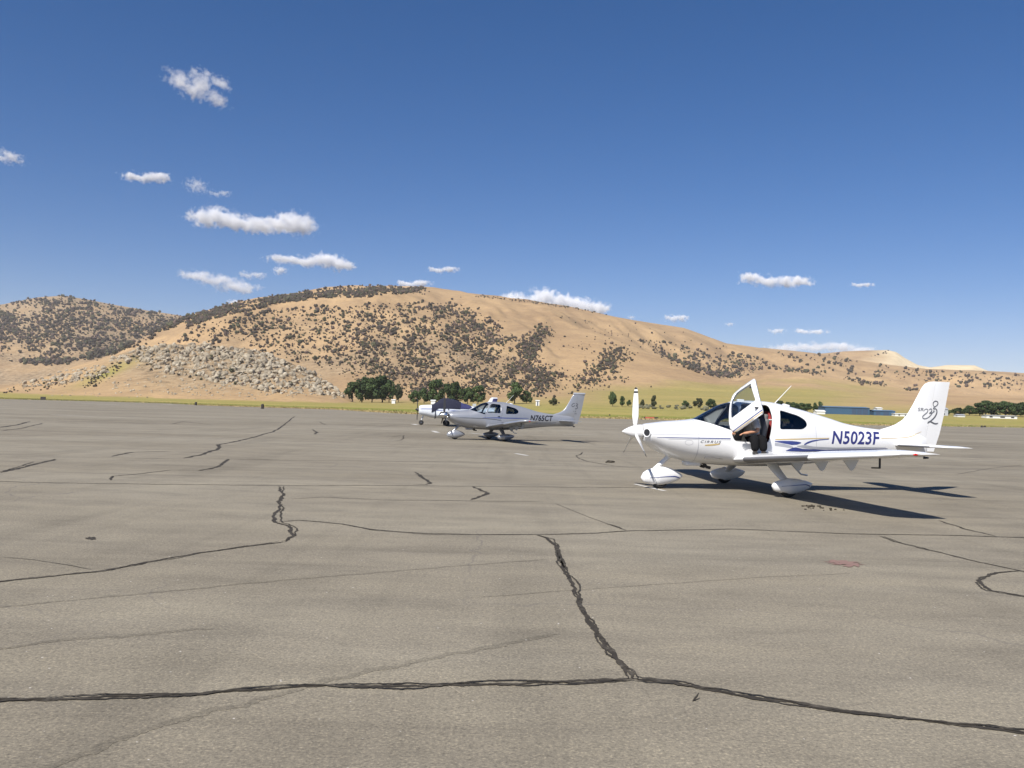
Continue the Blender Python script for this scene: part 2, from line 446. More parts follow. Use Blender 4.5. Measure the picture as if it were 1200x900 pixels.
CR = [
 ([(-60,823),(0,821),(70,820),(140,816),(200,815),(280,809),(330,806),(400,805),(470,804),(545,802),(620,800),(690,798),(742,796)], .042, 3),
 ([(742,796),(790,801),(830,808),(880,817),(930,824),(1000,834),(1060,842),(1120,851),(1200,860),(1260,868)], .046, 3),
 ([(742,796),(728,780),(712,760),(697,740),(685,722),(680,700),(672,684),(662,668),(655,655),(650,640),(640,630),(630,627)], .040, 3),
 ([(662,668),(657,652),(655,640),(648,632),(632,627)], .03, 1),
 ([(820,818),(812,822),(818,812)], .015, 1),
 ([(-40,686),(0,682),(60,675),(120,669),(170,659),(230,649),(290,640),(335,635)], .042, 2),
 ([(335,635),(349,627),(345,620),(325,612),(322,605),(330,597),(328,588),(333,580),(330,570)], .055, 2),
 ([(325,612),(350,610),(400,614),(440,621),(500,626),(560,627),(640,627),(700,625),(740,622),(800,621),(860,620),(930,623),(1000,626),(1060,627),(1130,628),(1200,630),(1260,632)], .036, 2),
 ([(333,585),(380,583),(450,586),(540,587),(640,588)], .03, 1),
 ([(-40,562),(0,564),(60,566),(130,567),(230,568),(330,569),(440,569),(560,570),(680,571),(760,571)], .05, 1),
 ([(487,553),(500,561),(508,566),(500,568),(484,568)], .10, 1),
 ([(553,570),(562,573),(569,578),(562,583),(554,586)], .09, 1),
 ([(214,537),(240,532),(254,526),(258,521),(275,518),(300,512),(320,506),(330,500),(345,488)], .14, 1),
 ([(232,552),(250,548),(262,543),(267,538)], .11, 1),
 ([(130,563),(131,558),(165,555),(200,551),(232,551)], .05, 1),
 ([(0,554),(25,548),(40,544),(62,538)], .12, 1),
 ([(0,553),(30,546),(42,541)], .05, 1),
 ([(130,535),(155,530),(200,529)], .12, 1),
 ([(0,501),(20,498),(36,494)], .22, 1), ([(0,505),(25,502),(50,496)], .12, 1),
 ([(683,530),(676,534),(680,537),(690,541),(720,546),(752,549)], .06, 1),
 ([(1030,628),(1050,635),(1090,645),(1140,657),(1195,669),(1250,683)], .035, 2),
 ([(1195,669),(1165,671),(1150,677),(1148,684),(1160,692),(1185,697),(1230,703)], .05, 2),
 ([(1100,610),(1130,620),(1170,629)], .04, 1),
 ([(710,614),(735,622)], .05, 1), ([(650,590),(690,606),(728,620)], .012, 1),
 ([(267,538),(330,539),(400,540),(520,541),(640,543),(680,544)], .045, 1),
 ([(0,536),(40,535),(90,536),(215,538)], .04, 1),
 ([(200,497),(215,494),(250,498)], .12, 1), ([(365,503),(371,507),(368,509)], .14, 1), ([(460,512),(472,510),(470,516),(462,517)], .06, 1),
 ([(290,492),(310,492),(330,493)], .10, 1), ([(374,494),(382,498)], .12, 1),
 ([(0,653),(40,656),(75,662),(110,668)], .014, 1),
 ([(60,495),(120,494),(180,497)], .09, 1),
 ([(1120,556),(1160,549),(1200,545)], .03, 1), ([(1060,545),(1090,547)], .10, 1),
 ([(820,523),(860,524)], .06, 1), ([(600,513),(640,515),(700,517)], .05, 1),
]
for i, (p, w, s) in enumerate(CR): crack(p, w, s, seed=i)

for i, (p, w) in enumerate([([(-40,716),(120,700),(330,680),(480,668),(640,655)], .03), ([(40,906),(200,850),(300,822),(380,800),(540,765),(650,742)], .045), ([(-40,764),(80,750),(250,735)], .04), ([(560,700),(700,690),(900,676),(1000,672)], .016)]):
    crack(p, w*1.6, 1, wob=1.0, z=.0015, seed=200+i, mat=M['stain'])
for i, (p, w) in enumerate([([(285,757),(312,776)], .012), ([(515,797),(545,818)], .012), ([(930,560),(1010,580)], .03), ([(415,693),(440,699)], .02)]):
    crack(p, w, 1, wob=1.2, z=.0015, seed=300+i, mat=M['scuff'])

def patch(name, cx, cy, rx, ry, mat, z, n=22, seed=1, rough=0.35, parent=None):
    rr = random.Random(seed); c = gnd(cx, cy); ex = gnd(cx+rx, cy)-c; ey = gnd(cx, cy-ry)-c
    V = []
    for k in range(n):
        t = 2*math.pi*k/n; q = 1+rough*(rr.random()-0.5)*2
        p = c + ex*math.cos(t)*q + ey*math.sin(t)*q
        V.append((p.x, p.y, z))
    return make(name, V, [tuple(range(n))], mat, parent)
patch('tar_spot', 107, 631, 6, 1.6, M['seal'], .004, seed=3, parent=apron)
for i, (x_, y_, rx_, ry_) in enumerate([(978, 658.5, 9, 1.6), (990, 660, 14, 2.2), (1000, 662, 10, 2.2), (983, 661.5, 12, .8)]):
    patch('paint_spot', x_, y_, rx_, ry_, M['redpaint'], .004+.001*i, seed=20+i, rough=0.6, parent=apron)

def line_px(a, b, w, name='paint_line'):
    A, B = gnd(*a), gnd(*b); d = (B-A).normalized(); nrm = Vector((-d.y, d.x, 0))*w*0.5
    n = max(4, int((B-A).length/0.25)); V = []; rr = random.Random(int(a[0]*7))
    for i in range(n+1):
        p = A.lerp(B, i/n); j = 1+0.25*(rr.random()-0.5)
        V += [(p.x+nrm.x*j, p.y+nrm.y*j, .006), (p.x-nrm.x*j, p.y-nrm.y*j, .006)]
    return make(name, V, [(2*i, 2*i+1, 2*i+3, 2*i+2) for i in range(n)], M['paint'], apron)
line_px((744, 567.5), (779, 575.5), .11)
line_px((606, 491), (619, 493.5), .30); line_px((484, 497), (489, 498), .45); line_px((507, 505), (513, 507), .30)
line_px((660, 509), (700, 510), .20); line_px((551, 507.5), (571, 509.5), .22); line_px((604, 531.5), (618, 534), .16)
line_px((60, 486), (110, 488), .25); line_px((95, 473), (140, 474.5), 1.0); line_px((190, 473.6), (205, 474.2), 1.4)

# small debris / tie-down chains lying on the apron
def clump(px, py, n, spread, s, label, cat, name):
    c = gnd(px, py); mb = MB(); rr = random.Random(int(px))
    for k in range(n):
        r_ = s*(0.6+0.8*rr.random())
        mb.ball((rr.gauss(0, spread), rr.gauss(0, spread*1.1), r_*0.55), (r_*1.3, r_, r_*0.6), 1)
    o = mb.build(name, M['seal']); o.location = (c.x, c.y, 0.0); tag(o, label, cat); return o
clump(714, 542, 8, .06, .05, 'small dark clod on the asphalt in front of the white airplane nose', 'clod', 'asphalt_clod')
clump(957, 595, 30, .17, .018, 'dark loose tar crumbs by the wing shadow of the white airplane', 'crumbs', 'tar_crumbs')

# ------------------------------------------------------------------ hills
XS = np.concatenate([np.arange(-900, -40, 12.0), np.arange(-40, 1240, 3.0), np.arange(1240, 2101, 12.0)])
YS = np.concatenate([np.arange(440, 1000, 8.0), np.arange(1000, 2700, 14.0), np.arange(2700, 4700, 32.0)])
GX, GY = np.meshgrid(XS, YS)
YH = 478.7 + 0.0282*(GX-600)
WX = GY*(GX-600)/F_PX
def crest_z(y_px, Yc): return CAM_H + (YH - y_px)*Yc/F_PX
def sstep(t): t = np.clip(t, 0, 1); return t*t*(3-2*t)
def layer(crest, depth, base, back=0.35, power=1.0, zb=0.0):
    yc = smooth_interp(GX, crest); Yc = smooth_interp(GX, depth); Yb = smooth_interp(GX, base)
    zc = crest_z(yc, Yc)
    t = np.clip((GY-Yb)/(Yc-Yb), 0, 1)
    shape = 0.55*t**power + 0.45*sstep(t)
    front = zc*shape
    return np.where(GY <= Yc, front, zc-(GY-Yc)*back), t
n1 = fbm(WX/260., GY/260., 5, 3)-0.5
n2 = fbm(WX/90., GY/130., 4, 11)-0.5
slope = smooth_interp(GX, [(-900, .014), (420, .016), (560, .024), (680, .044), (1100, .045), (2100, .04)])
z0 = np.clip(GY-450, 0, 1e9)*slope
z0 = np.minimum(z0, 42+0*z0) - 0.06
zM, tM = layer([(-300,463),(-100,462),(0,455),(40,445),(75,436),(110,425),(150,411),(190,403),(240,404),(290,408),(330,420),(370,440),(405,462),(425,476),(900,500)], [(-300,800),(200,830),(420,700)], [(-300,560),(420,560)], 0.22)
zA, tA = layer([(-900,470),(-100,462),(0,455),(60,440),(100,425),(140,412),(180,388),(215,371),(260,357),(300,349),(350,342),(400,336),(440,334),(475,335),(505,336),(540,343),(600,350),(660,358),(720,371),(760,378),(800,384),(850,402),(890,407),(950,413),(1000,421),(1075,432),(1155,434),(1200,437),(1300,440),(1500,446),(2100,455)],
               [(-900,1500),(60,1600),(200,2100),(430,2500),(720,2700),(900,2900),(2100,3000)], [(-900,1100),(200,1000),(420,800),(640,840),(720,1050),(790,1600),(880,1750),(1000,1850),(2100,1900)], 0.30, 1.0)
zB, tB = layer([(-900,385),(-400,375),(-200,366),(-50,361),(0,356),(40,348),(70,346),(100,351),(130,357),(170,364),(210,370),(250,378),(300,392),(400,420),(500,500)], [(-900,3500),(500,3500)], [(-900,1650),(0,1600),(100,1500),(200,1700),(500,2000)], 0.3, 1.1)
zC, tC = layer([(800,440),(930,424),(955,414),(990,411),(1040,409.5),(1050,412),(1060,419),(1075,427),(1090,430),(1110,427),(1142,427.5),(1155,433),(1180,442),(1300,470)], [(800,3900),(1300,3900)], [(800,3100),(1300,3100)], 0.3)
zD, tD = layer([(-900,560),(560,520),(600,420),(640,376),(700,388),(750,409),(792,426),(842,443),(880,449),(930,453),(1000,460),(1100,475),(1200,500)], [(600,2150),(700,1850),(792,1500),(880,1280),(1000,1150)], [(560,900),(700,880),(1000,850)], 0.28, 1.0)
zF, tF = layer([(700,500),(830,452),(870,445),(900,437),(950,438),(1000,447),(1075,458),(1150,463),(1250,468),(2100,475)], [(700,1750),(2100,1650)], [(700,1150),(900,1050),(2100,1000)], 0.22, 0.9)
def nz(z, amp1, amp2, fade=1.0): return z + (n1*amp1 + n2*amp2)*np.clip(z/60.0, 0, 1)*fade
gul = np.abs(fbm(WX/170.+0.25*GY/170., GY/420., 4, 23)-0.5)*2       # ridged: gullies running down the face
gA = (0.32-gul)*np.clip(zA/80., 0, 1)*np.clip((1-tA)*3.2, 0, 1)
layers = [z0, nz(zM, 10, 5, np.clip((1-tM)*2, .25, 1)), nz(zA, 34, 13, np.clip((1-tA)*3, .06, 1)) + 38*gA, nz(zB, 60, 24, np.clip((1-tB)*2.5, .08, 1)), nz(zC, 16, 6, .15), nz(zD, 14, 4, np.clip((1-tD)*3, .1, 1)), nz(zF, 12, 4, np.clip((1-tF)*3, .1, 1))]
Z = np.maximum.reduce(layers); WHO = np.argmax(np.stack(layers), 0)
Z[0, :] = -0.5
ny_, nx_ = GX.shape
V = np.stack([WX, GY, Z], -1).reshape(-1, 3)
idx = np.arange(nx_*ny_).reshape(ny_, nx_)
FQ = np.stack([idx[:-1, :-1], idx[:-1, 1:], idx[1:, 1:], idx[1:, :-1]], -1).reshape(-1, 4)
hme = bpy.data.meshes.new('hills')
hme.vertices.add(len(V)); hme.vertices.foreach_set('co', V.astype(np.float32).ravel())
hme.loops.add(FQ.size); hme.loops.foreach_set('vertex_index', FQ.astype(np.int32).ravel())
hme.polygons.add(len(FQ)); hme.polygons.foreach_set('loop_start', np.arange(0, FQ.size, 4, dtype=np.int32))
hme.polygons.foreach_set('use_smooth', np.ones(len(FQ), bool))
hme.update(calc_edges=True); hme.validate()
hme.materials.append(M['terrain'])
PY = YH - (Z-CAM_H)*F_PX/GY                         # where each terrain point falls in the photograph
soft = lambda a, lo, hi: np.clip((a-lo)/(hi-lo), 0, 1)
wob = (fbm(WX/120., GY/120., 4, 41)-0.5)
green = np.where(WHO == 0, soft(620-GY, -250, 120)*0.9, 0.0)
green = np.maximum(green, np.where((GX > 640), soft(PY+wob*22, 446, 458)*0.75*soft(GX, 650, 720)*soft(1010-GX+wob*60, -60, 60), 0))
green = np.maximum(green, np.exp(-(((GX-125)/34.)**2+((PY-(437-(GX-125)*0.42))/6.)**2))*0.9)
pale = np.where(WHO == 4, soft(GX+wob*40, 1010, 1050), 0.0)
brush = np.where(WHO == 3, 0.9*soft(wob, -.32, .06), 0.0)
brush = np.maximum(brush, np.where(WHO == 2, np.exp(-(((GX-430)/190.)**2+((PY-425)/42.)**2))*0.8*soft(wob, -.22, .12), 0))
brush = np.maximum(brush, np.where(WHO == 1, 0.95*soft(448-PY+wob*30, -14, 10)*soft(GX, 90, 150)*soft(wob, -.4, .0), 0))
for nm, arr in (('green', green), ('pale', pale), ('brush', brush)):
    at = hme.attributes.new(nm, 'FLOAT', 'POINT'); at.data.foreach_set('value', arr.astype(np.float32).ravel())
hills = tag(link('hills', hme), kind='structure')
BVH = BVHTree.FromPolygons([tuple(v) for v in V.tolist()], FQ.tolist())
def hit(px, py):
    d = ray(px, py).normalized()
    loc, nrm, i, dist = BVH.ray_cast(Vector((0, 0, CAM_H)), d)
    return loc
def ground_z(x, y):
    loc, *_ = BVH.ray_cast(Vector((x, y, 2000)), Vector((0, 0, -1)))
    return loc.z if loc else 0.0

def inpoly(x, y, P):
    c = False; j = len(P)-1
    for i in range(len(P)):
        if (P[i][1] > y) != (P[j][1] > y) and x < (P[j][0]-P[i][0])*(y-P[i][1])/(P[j][1]-P[i][1])+P[i][0]: c = not c
        j = i
    return c
def sample(P, n, rr):
    x0, x1 = min(p[0] for p in P), max(p[0] for p in P); y0, y1 = min(p[1] for p in P), max(p[1] for p in P)
    out = []
    while len(out) < n:
        x, y = rr.uniform(x0, x1), rr.uniform(y0, y1)
        if inpoly(x, y, P): out.append((x, y))
    return out
def along(P, n, sd, rr):
    out = []
    L = [math.dist(a, b) for a, b in zip(P, P[1:])]; T = sum(L)
    for _ in range(n):
        t = rr.random()*T
        for (a, b), ln in zip(zip(P, P[1:]), L):
            if t <= ln:
                k = t/ln; out.append((a[0]+(b[0]-a[0])*k+rr.gauss(0, sd), a[1]+(b[1]-a[1])*k+rr.gauss(0, sd*0.6))); break
            t -= ln
    return out

# oaks and scrub on the hillsides ------------------------------------------------
M['oak'] = mat_leaf('oak_foliage', (0.030, 0.025, 0.018), (0.072, 0.058, 0.042))
M['oak3'] = mat_leaf('olive_foliage', (0.045, 0.046, 0.024), (0.095, 0.090, 0.048))
M['oak2'] = mat_leaf('scrub_foliage', (0.070, 0.050, 0.040), (0.140, 0.098, 0.076))
def scrub_shape(seed):
    rr = random.Random(seed); mb = MB()
    for k in range(6):
        t = rr.random()*6.28; q = rr.random()*0.34
        r_ = 0.20+0.16*rr.random()
        bm = bmesh.new(); bmesh.ops.create_icosphere(bm, subdivisions=1, radius=1.0)
        bm.verts.index_update()
        cz = r_*0.7+rr.random()*0.28
        mb.add([(q*math.cos(t)+v.co.x*r_*(0.75+0.5*rr.random()), q*math.sin(t)+v.co.y*r_*(0.75+0.5*rr.random()), cz+v.co.z*r_*(0.6+0.5*rr.random())) for v in bm.verts], [[v.index for v in f.verts] for f in bm.faces]); bm.free()
    mb.add([(-.03, -.03, -.12), (.03, -.03, -.12), (0, .04, -.12), (0, 0, .4)], [(0, 1, 3), (1, 2, 3), (2, 0, 3)])
    return mb
SH = [scrub_shape(s) for s in range(8)]
rr = random.Random(99)
S = []      # (px, py, size_px)
def put(pts, lo, hi):
    for x, y in pts:
        if lo < 1.7: S.append((x, y, rr.uniform(lo, hi))); continue
        nz0 = float(fbm(np.array([(x+rr.gauss(0, 2.5))/15.0+(y-400)*.03]), np.array([(y+rr.gauss(0, 1.6))/8.0]), 3, 77)[0])
        if rr.random() > min(1.0, max(0.05, (nz0-.33)*4.2)): continue
        S.append((x, y, lo*.7+(hi*1.25-lo*.7)*rr.random()**2.0*(0.7+0.6*nz0)))
put(sample([(-60,360),(0,357),(70,348),(130,359),(210,372),(190,392),(120,412),(60,418),(-60,420)], 4300, rr), 2.2, 5.6)
put(along([(-40,378),(20,385),(80,380),(130,395),(160,405)], 170, 7, rr), 3, 5.5)
put(along([(40,366),(110,372),(170,385),(200,388)], 120, 5, rr), 3, 5)
put(along([(25,423),(60,425),(100,420),(140,410),(180,390),(215,374)], 700, 3.4, rr), 4, 8)
put(along([(-40,430),(20,424),(60,421)], 30, 3, rr), 4, 6)
put(sample([(212,374),(260,360),(330,347),(440,337),(500,338),(480,344),(430,349),(380,350),(330,356),(260,372),(220,384)], 2600, rr), 2.8, 5.8)
put(along([(560,347),(620,354),(680,362),(712,369)], 120, 1.2, rr), 1.6, 3.2)
put(sample([(200,402),(240,380),(330,360),(500,354),(560,366),(610,400),(660,440),(720,456),(630,466),(430,462),(410,440),(330,408)], 4600, rr), 2.2, 6.0)
put(sample([(430,370),(540,372),(620,430),(640,460),(470,462),(420,430)], 2200, rr), 2.2, 6.0)
put(along([(300,412),(330,418),(360,420)], 60, 5, rr), 3, 6)
put(along([(520,362),(550,378),(590,402),(620,430),(640,447),(660,455)], 900, 10, rr), 3, 5.6)
put(along([(640,388),(625,400),(612,418)], 460, 8, rr), 2.8, 5.2)
put(along([(728,412),(715,425),(700,440),(690,445)], 520, 9, rr), 2.8, 5.4)
put(along([(735,447),(712,442)], 20, 3, rr), 3, 5)
put(along([(640,392),(690,408),(720,420)], 40, 8, rr), 2, 3.6)
put(sample([(745,398),(790,402),(830,414),(885,416),(905,428),(870,443),(842,440),(792,422)], 560, rr), 2.4, 5.6)
put(along([(772,412),(800,426),(830,436),(868,443)], 520, 3.5, rr), 2.8, 5.4)
put(along([(905,431),(930,434),(960,438),(1000,446),(1050,455),(1080,457)], 240, 2.5, rr), 2.6, 5.4)
put(sample([(900,412),(960,416),(1075,434),(1200,440),(1200,458),(1080,452),(960,434)], 420, rr), 2.2, 5.6)
put(along([(1020,436),(1080,440),(1140,446)], 40, 3, rr), 2.5, 5)
put(along([(968,419),(985,414)], 25, 1.6, rr), 2.4, 4.2); put(along([(1020,419),(1040,412)], 25, 1.5, rr), 2.4, 4.0)
put(sample([(700,372),(800,388),(880,408),(820,412),(740,392)], 26, rr), 1.8, 3.2)
put(sample([(640,366),(720,380),(760,405),(700,400)], 30, rr), 1.6, 3.0)
put(along([(-40,361),(0,357),(40,349),(70,347),(100,352),(130,358),(170,365),(210,371)], 120, .8, rr), 2.2, 4.2)
put(along([(215,372),(260,358),(300,350),(350,343),(400,337),(440,335),(480,336)], 170, .9, rr), 2.2, 4.2)
put(sample([(125,424),(160,412),(240,406),(330,422),(400,460),(330,462),(215,442)], 420, rr), 2.6, 5.5)
put(sample([(0,456),(130,432),(140,450),(0,462)], 160, rr), 2, 4)
put(sample([(215,385),(330,362),(500,354),(570,368),(640,420),(700,452),(620,464),(430,462),(400,440),(300,405)], 1500, rr), 1.6, 4.2)
put(sample([(-40,362),(70,350),(200,372),(150,400),(-40,410)], 700, rr), 1.6, 3.8)
put(along([(98,452),(118,440),(140,428)], 70, 5, rr), 1.6, 5)
put(along([(220,376),(300,353),(400,341),(500,341)], 500, 3.0, rr), 1.6, 5)
put([(763,454), (703,448), (714,453), (651,474), (655,473), (196,402), (191,401), (186,403), (780,462), (880,455), (735,452)], 4.5, 7.0)
put(sample([(1080,440),(1320,445),(1320,462),(1080,458)], 60, rr), 2.2, 4.5)
placed = []
for x, y, s in S:
    p = hit(x, y)
    if p is None: continue
    placed.append((s, p, 0.62*s*p.y/F_PX))
placed.sort(key=lambda t: -t[0])
oak_me = [mesh_of('oak_bush', sh.V, sh.F, M[('oak', 'oak', 'oak3', 'oak', 'oak2', 'oak', 'oak3', 'oak')[k]]) for k, sh in enumerate(SH)]
OL = 'dark round oak bush dotted on the dry tan hillside'
for k, (s, p, w) in enumerate(placed[:300]):
    o = link('oak_bush', oak_me[k % 8]); o.location = p - Vector((0, 0, w*.03)); h_ = w*rr.uniform(.85, 1.15)
    o.scale = (w*rr.uniform(1.0, 1.25), w*1.1, h_*1.25); o.rotation_euler = (0, 0, rr.random()*6.28)
    tag(o, OL, 'bush', 'oak bushes on the hillsides')
mb = MB(); mi = []
for k, (s, p, w) in enumerate(placed[300:]):
    sh = SH[rr.randrange(8)]; c, sn = math.cos(rr.random()*6.28), 0
    t = rr.random()*6.28; c, sn = math.cos(t), math.sin(t)
    mb.add([(p.x+(v[0]*c-v[1]*sn)*w*1.2, p.y+(v[0]*sn+v[1]*c)*w*1.2, p.z+v[2]*w*1.25-0.03*w) for v in sh.V], sh.F)
    mi += [rr.choice((0, 0, 0, 1, 2))]*len(sh.F)
tag(make('hillside_scrub', mb.V, mb.F, [M['oak'], M['oak2'], M['oak3']], mi=mi), 'small dark scrub oaks scattered over the tan hills', 'scrub', kind='stuff')

# boulders of the rocky outcrop ------------------------------------------------
def mat_rock():
    m, n, l, b = nt('pale_granite')
    tc = n.new('ShaderNodeTexCoord').outputs['Object']; oi = n.new('ShaderNodeObjectInfo').outputs['Random']
    f = noise(n, l, mapping(n, l, n.new('ShaderNodeNewGeometry').outputs['Position'], (.22, .22, .22)), 1.0, 7, 0.7)
    col = ramp(n, l, f, [(0.3, (0.12, 0.095, 0.068)), (0.46, (0.27, 0.225, 0.16)), (0.6, (0.40, 0.345, 0.255)), (0.74, (0.50, 0.445, 0.35))])
    l.new(col, b.inputs['Base Color']); b.inputs['Roughness'].default_value = 0.95
    return m
M['rock'] = mat_rock()
def rock_shape(seed):
    q = random.Random(seed+500); bm = bmesh.new(); bmesh.ops.create_icosphere(bm, subdivisions=2, radius=0.5)
    pl = [(Vector((q.gauss(0, 1), q.gauss(0, 1), q.gauss(0, 1))).normalized(), q.uniform(.26, .42)) for _ in range(7)]
    for v in bm.verts:
        for nrm, d in pl:
            e = v.co.dot(nrm)-d
            if e > 0: v.co -= nrm*e
    bmesh.ops.dissolve_limit(bm, angle_limit=0.09, verts=bm.verts, edges=bm.edges)
    bmesh.ops.triangulate(bm, faces=bm.faces)
    bm.verts.index_update()
    V_, F_ = [tuple(v.co) for v in bm.verts], [[v.index for v in f.verts] for f in bm.faces]; bm.free(); return V_, F_
RK = [rock_shape(s) for s in range(8)]
P = []
def putr(pts, lo, hi): P.extend((x, y, lo*.8+(hi*1.5-lo*.8)*rr.random()**3.2) for x, y in pts)
putr(sample([(125,424),(160,410),(195,403),(240,404),(290,409),(330,422),(370,440),(400,460),(405,466),(330,462),(260,450),(215,440),(190,438),(170,425)], 1700, rr), 2.2, 8.0)
putr(sample([(20,447),(60,438),(95,430),(120,428),(130,437),(85,450),(25,456)], 300, rr), 2.0, 6.0)
putr(sample([(120,445),(190,438),(260,450),(330,462),(300,466),(140,460)], 200, rr), 1.6, 3.8)
putr(sample([(250,408),(300,412),(340,430),(300,440),(250,432)], 150, rr), 3, 7.5)
putr(sample([(100,440),(190,412),(350,424),(420,468),(100,462)], 260, rr), 1.3, 3.2)
putr(along([(330,450),(365,455),(405,464)], 90, 5, rr), 2.5, 7)
putr(sample([(0,452),(400,466),(400,470),(0,464)], 60, rr), 1.4, 2.6)
putr(sample([(440,400),(620,400),(620,462),(440,462)], 120, rr), 1.2, 2.6)
pr = []
for x, y, s in P:
    p = hit(x, y)
    if p is None or p.y > 1900: continue
    pr.append((s, p, 0.66*s*p.y/F_PX))
pr.sort(key=lambda t: -t[0])
rk_me = [mesh_of('boulder', v, f, M['rock']) for v, f in RK]
for k, (s, p, w) in enumerate(pr[:300]):
    o = link('boulder', rk_me[k % 8]); o.location = p + Vector((0, 0, w*.16)); o.scale = (w*rr.uniform(1, 1.4), w*rr.uniform(.8, 1.2), w*rr.uniform(.85, 1.35))
    o.rotation_euler = (rr.uniform(-.3, .3), rr.uniform(-.3, .3), rr.random()*6.28)
    tag(o, 'pale granite boulder piled on the rocky outcrop below the hills', 'boulder', 'boulders of the rocky outcrop')
mb = MB()
for k, (s, p, w) in enumerate(pr[300:]):
    v_, f_ = RK[rr.randrange(8)]; t = rr.random()*6.28; c, sn = math.cos(t), math.sin(t); zz = rr.uniform(.8, 1.3)
    mb.add([(p.x+(v[0]*c-v[1]*sn)*w*1.2, p.y+(v[0]*sn+v[1]*c)*w, p.z+v[2]*w*zz+.12*w) for v in v_], f_)
tag(make('rock_scatter', mb.V, mb.F, M['rock']), 'small pale rocks strewn over the outcrop slope', 'rocks', kind='stuff')

# valley trees --------------------------------------------------------------------
M['leaf_dark'] = mat_leaf('tree_foliage_dark', (0.026, 0.046, 0.016), (0.085, 0.120, 0.040))
M['leaf_olive'] = mat_leaf('tree_foliage_olive', (0.040, 0.048, 0.022), (0.085, 0.092, 0.042))
M['bark'] = plain('bark', (0.09, 0.07, 0.05), 0.9, var=0.2)
def tree_mesh(seed, slim=1.0, n=2600, gap=0.2):
    q = random.Random(seed); cl = []
    for k in range(20):
        t = q.random()*6.28; hgt = q.uniform(.22, .92); rad = (.40*math.sin(min(1, (hgt-.08)/.86)*math.pi)**.6)*slim*math.sqrt(q.random())
        cl.append((Vector((rad*math.cos(t), rad*math.sin(t), hgt)), q.uniform(.10, .19)))
    V_, F_ = [], []
    for k in range(n):
        c, r_ = q.choice(cl); d = Vector((q.gauss(0, 1), q.gauss(0, 1), q.gauss(0, 1))).normalized()
        p = c + d*r_*(0.55+0.5*q.random()); p.z = max(.06, min(1.0, p.z))
        a = Vector((q.gauss(0, 1), q.gauss(0, 1), q.gauss(0, 1))).normalized(); b_ = a.cross(d + Vector((.01, 0, .02))).normalized(); s = q.uniform(.022, .050)
        i = len(V_); V_ += [p-a*s-b_*s*.6, p+a*s-b_*s*.5, p+a*s*.8+b_*s*.7, p-a*s*.7+b_*s*.6]; F_.append((i, i+1, i+2, i+3))
    tk = MB(); tk.tube([(0, 0, -.04), (0.01, 0, .2), (0, .01, .5), (.02, 0, .75)], [.032, .024, .016, .006], 7)
    for c, r_ in cl[:7]:
        tk.tube([(0, 0, max(.12, c.z*.45)), c*0.6+Vector((0, 0, c.z*.2)), c], [.013, .009, .003], 5)
    return V_, F_, tk
TM = []
for s in range(6):
    v_, f_, tk = tree_mesh(s, 1.0 if s < 4 else .7)
    TM.append((mesh_of('crown', v_, f_, M['leaf_dark']), mesh_of('crown', v_, f_, M['leaf_olive']), mesh_of('trunk', tk.V, tk.F, M['bark'])))
def tree(px, py, hpx, wpx, Y, var, olive, label, name='valley_tree', group=None):
    p = at_depth(px, py, Y)
    gz = ground_z(p.x, p.y) if p.y > 446 else -0.03
    H = hpx*Y/F_PX + max(0, p.z-gz)
    e = empty(name, (p.x, p.y, gz), R.random()*6.28)
    w = wpx*Y/F_PX/0.93
    e.scale = (w, w, H)
    link('crown', TM[var][1 if olive else 0], e); link('trunk', TM[var][2], e)
    tag(e, label, 'tree', group)
TG = 'dark green tree in the clump at the foot of the main hill'
for i, (x, y, h_, w_) in enumerate([(413,468,20,20),(424,469,28,26),(436,468,25,24),(448,469,28,28),(456,468,22,18)]):
    tree(x, y, h_, w_, 640, i % 4, False, 'dark green leafy tree in the dense clump beside the pale boulders', group='trees in the dense clump')
tree(467, 469, 19, 12, 660, 4, True, 'slim olive green tree standing beside the dense dark tree clump')
for i, (x, y, h_, w_) in enumerate([(485,469,12,14),(497,469,14,16),(511,470,25,24),(524,470,20,20),(535,471,24,24),(548,471,17,16),(560,472,20,20)]):
    tree(x, y, h_, w_, 620, (i+1) % 4, False, 'dark green leafy tree in the row behind the parked silver airplane', group='tree row behind the silver airplane')
tree(603, 472, 24, 24, 610, 2, False, 'broad dark green tree above the silver airplane whip antenna'); tree(617, 473, 15, 13, 610, 3, False, 'smaller dark green tree between the broad tree and the white hut')
tree(648, 475, 9, 10, 560, 1, True, 'low dark shrub standing alone near the white hut', 'valley_shrub')
tree(718, 477, 17, 12, 560, 4, False, 'tallest dark green tree of the three beside the white propeller'); tree(729, 477, 12, 9, 560, 5, False, 'middle sized dark green tree of the three beside the white propeller'); tree(737, 478, 8, 6, 560, 0, False, 'smallest dark green tree of the three beside the white propeller')
for i, (x, y, h_, w_) in enumerate([(753,479,9,8),(766,479,14,10)]):
    tree(x, y, h_, w_, 560, 4+i % 2, True, ['short olive tree showing just behind the white propeller blade', 'open olive green tree between the white propeller and the windshield'][i])
tree(803, 480, 9, 9, 560, 0, False, 'dark rounded tree before the olive tree near the windshield'); tree(818, 480, 12, 13, 570, 1, True, 'olive crooked tree beside the windshield of the white airplane'); tree(833, 481, 12, 12, 560, 2, False, 'dark pointed tree just above the windshield of the white airplane')
for i, x in enumerate(range(914, 948, 8)):
    tree(x, 484, 13-i*.6, 13, 545, i % 4, False, 'dark green tree in the row behind the white airplane roof', group='tree row behind the white airplane roof')
tree(955, 486, 12, 9, 545, 4, False, 'dark green tree in front of the blue hangar end'); tree(961, 486, 13, 8, 548, 5, False, 'slim dark tree leaning against the blue hangar end')
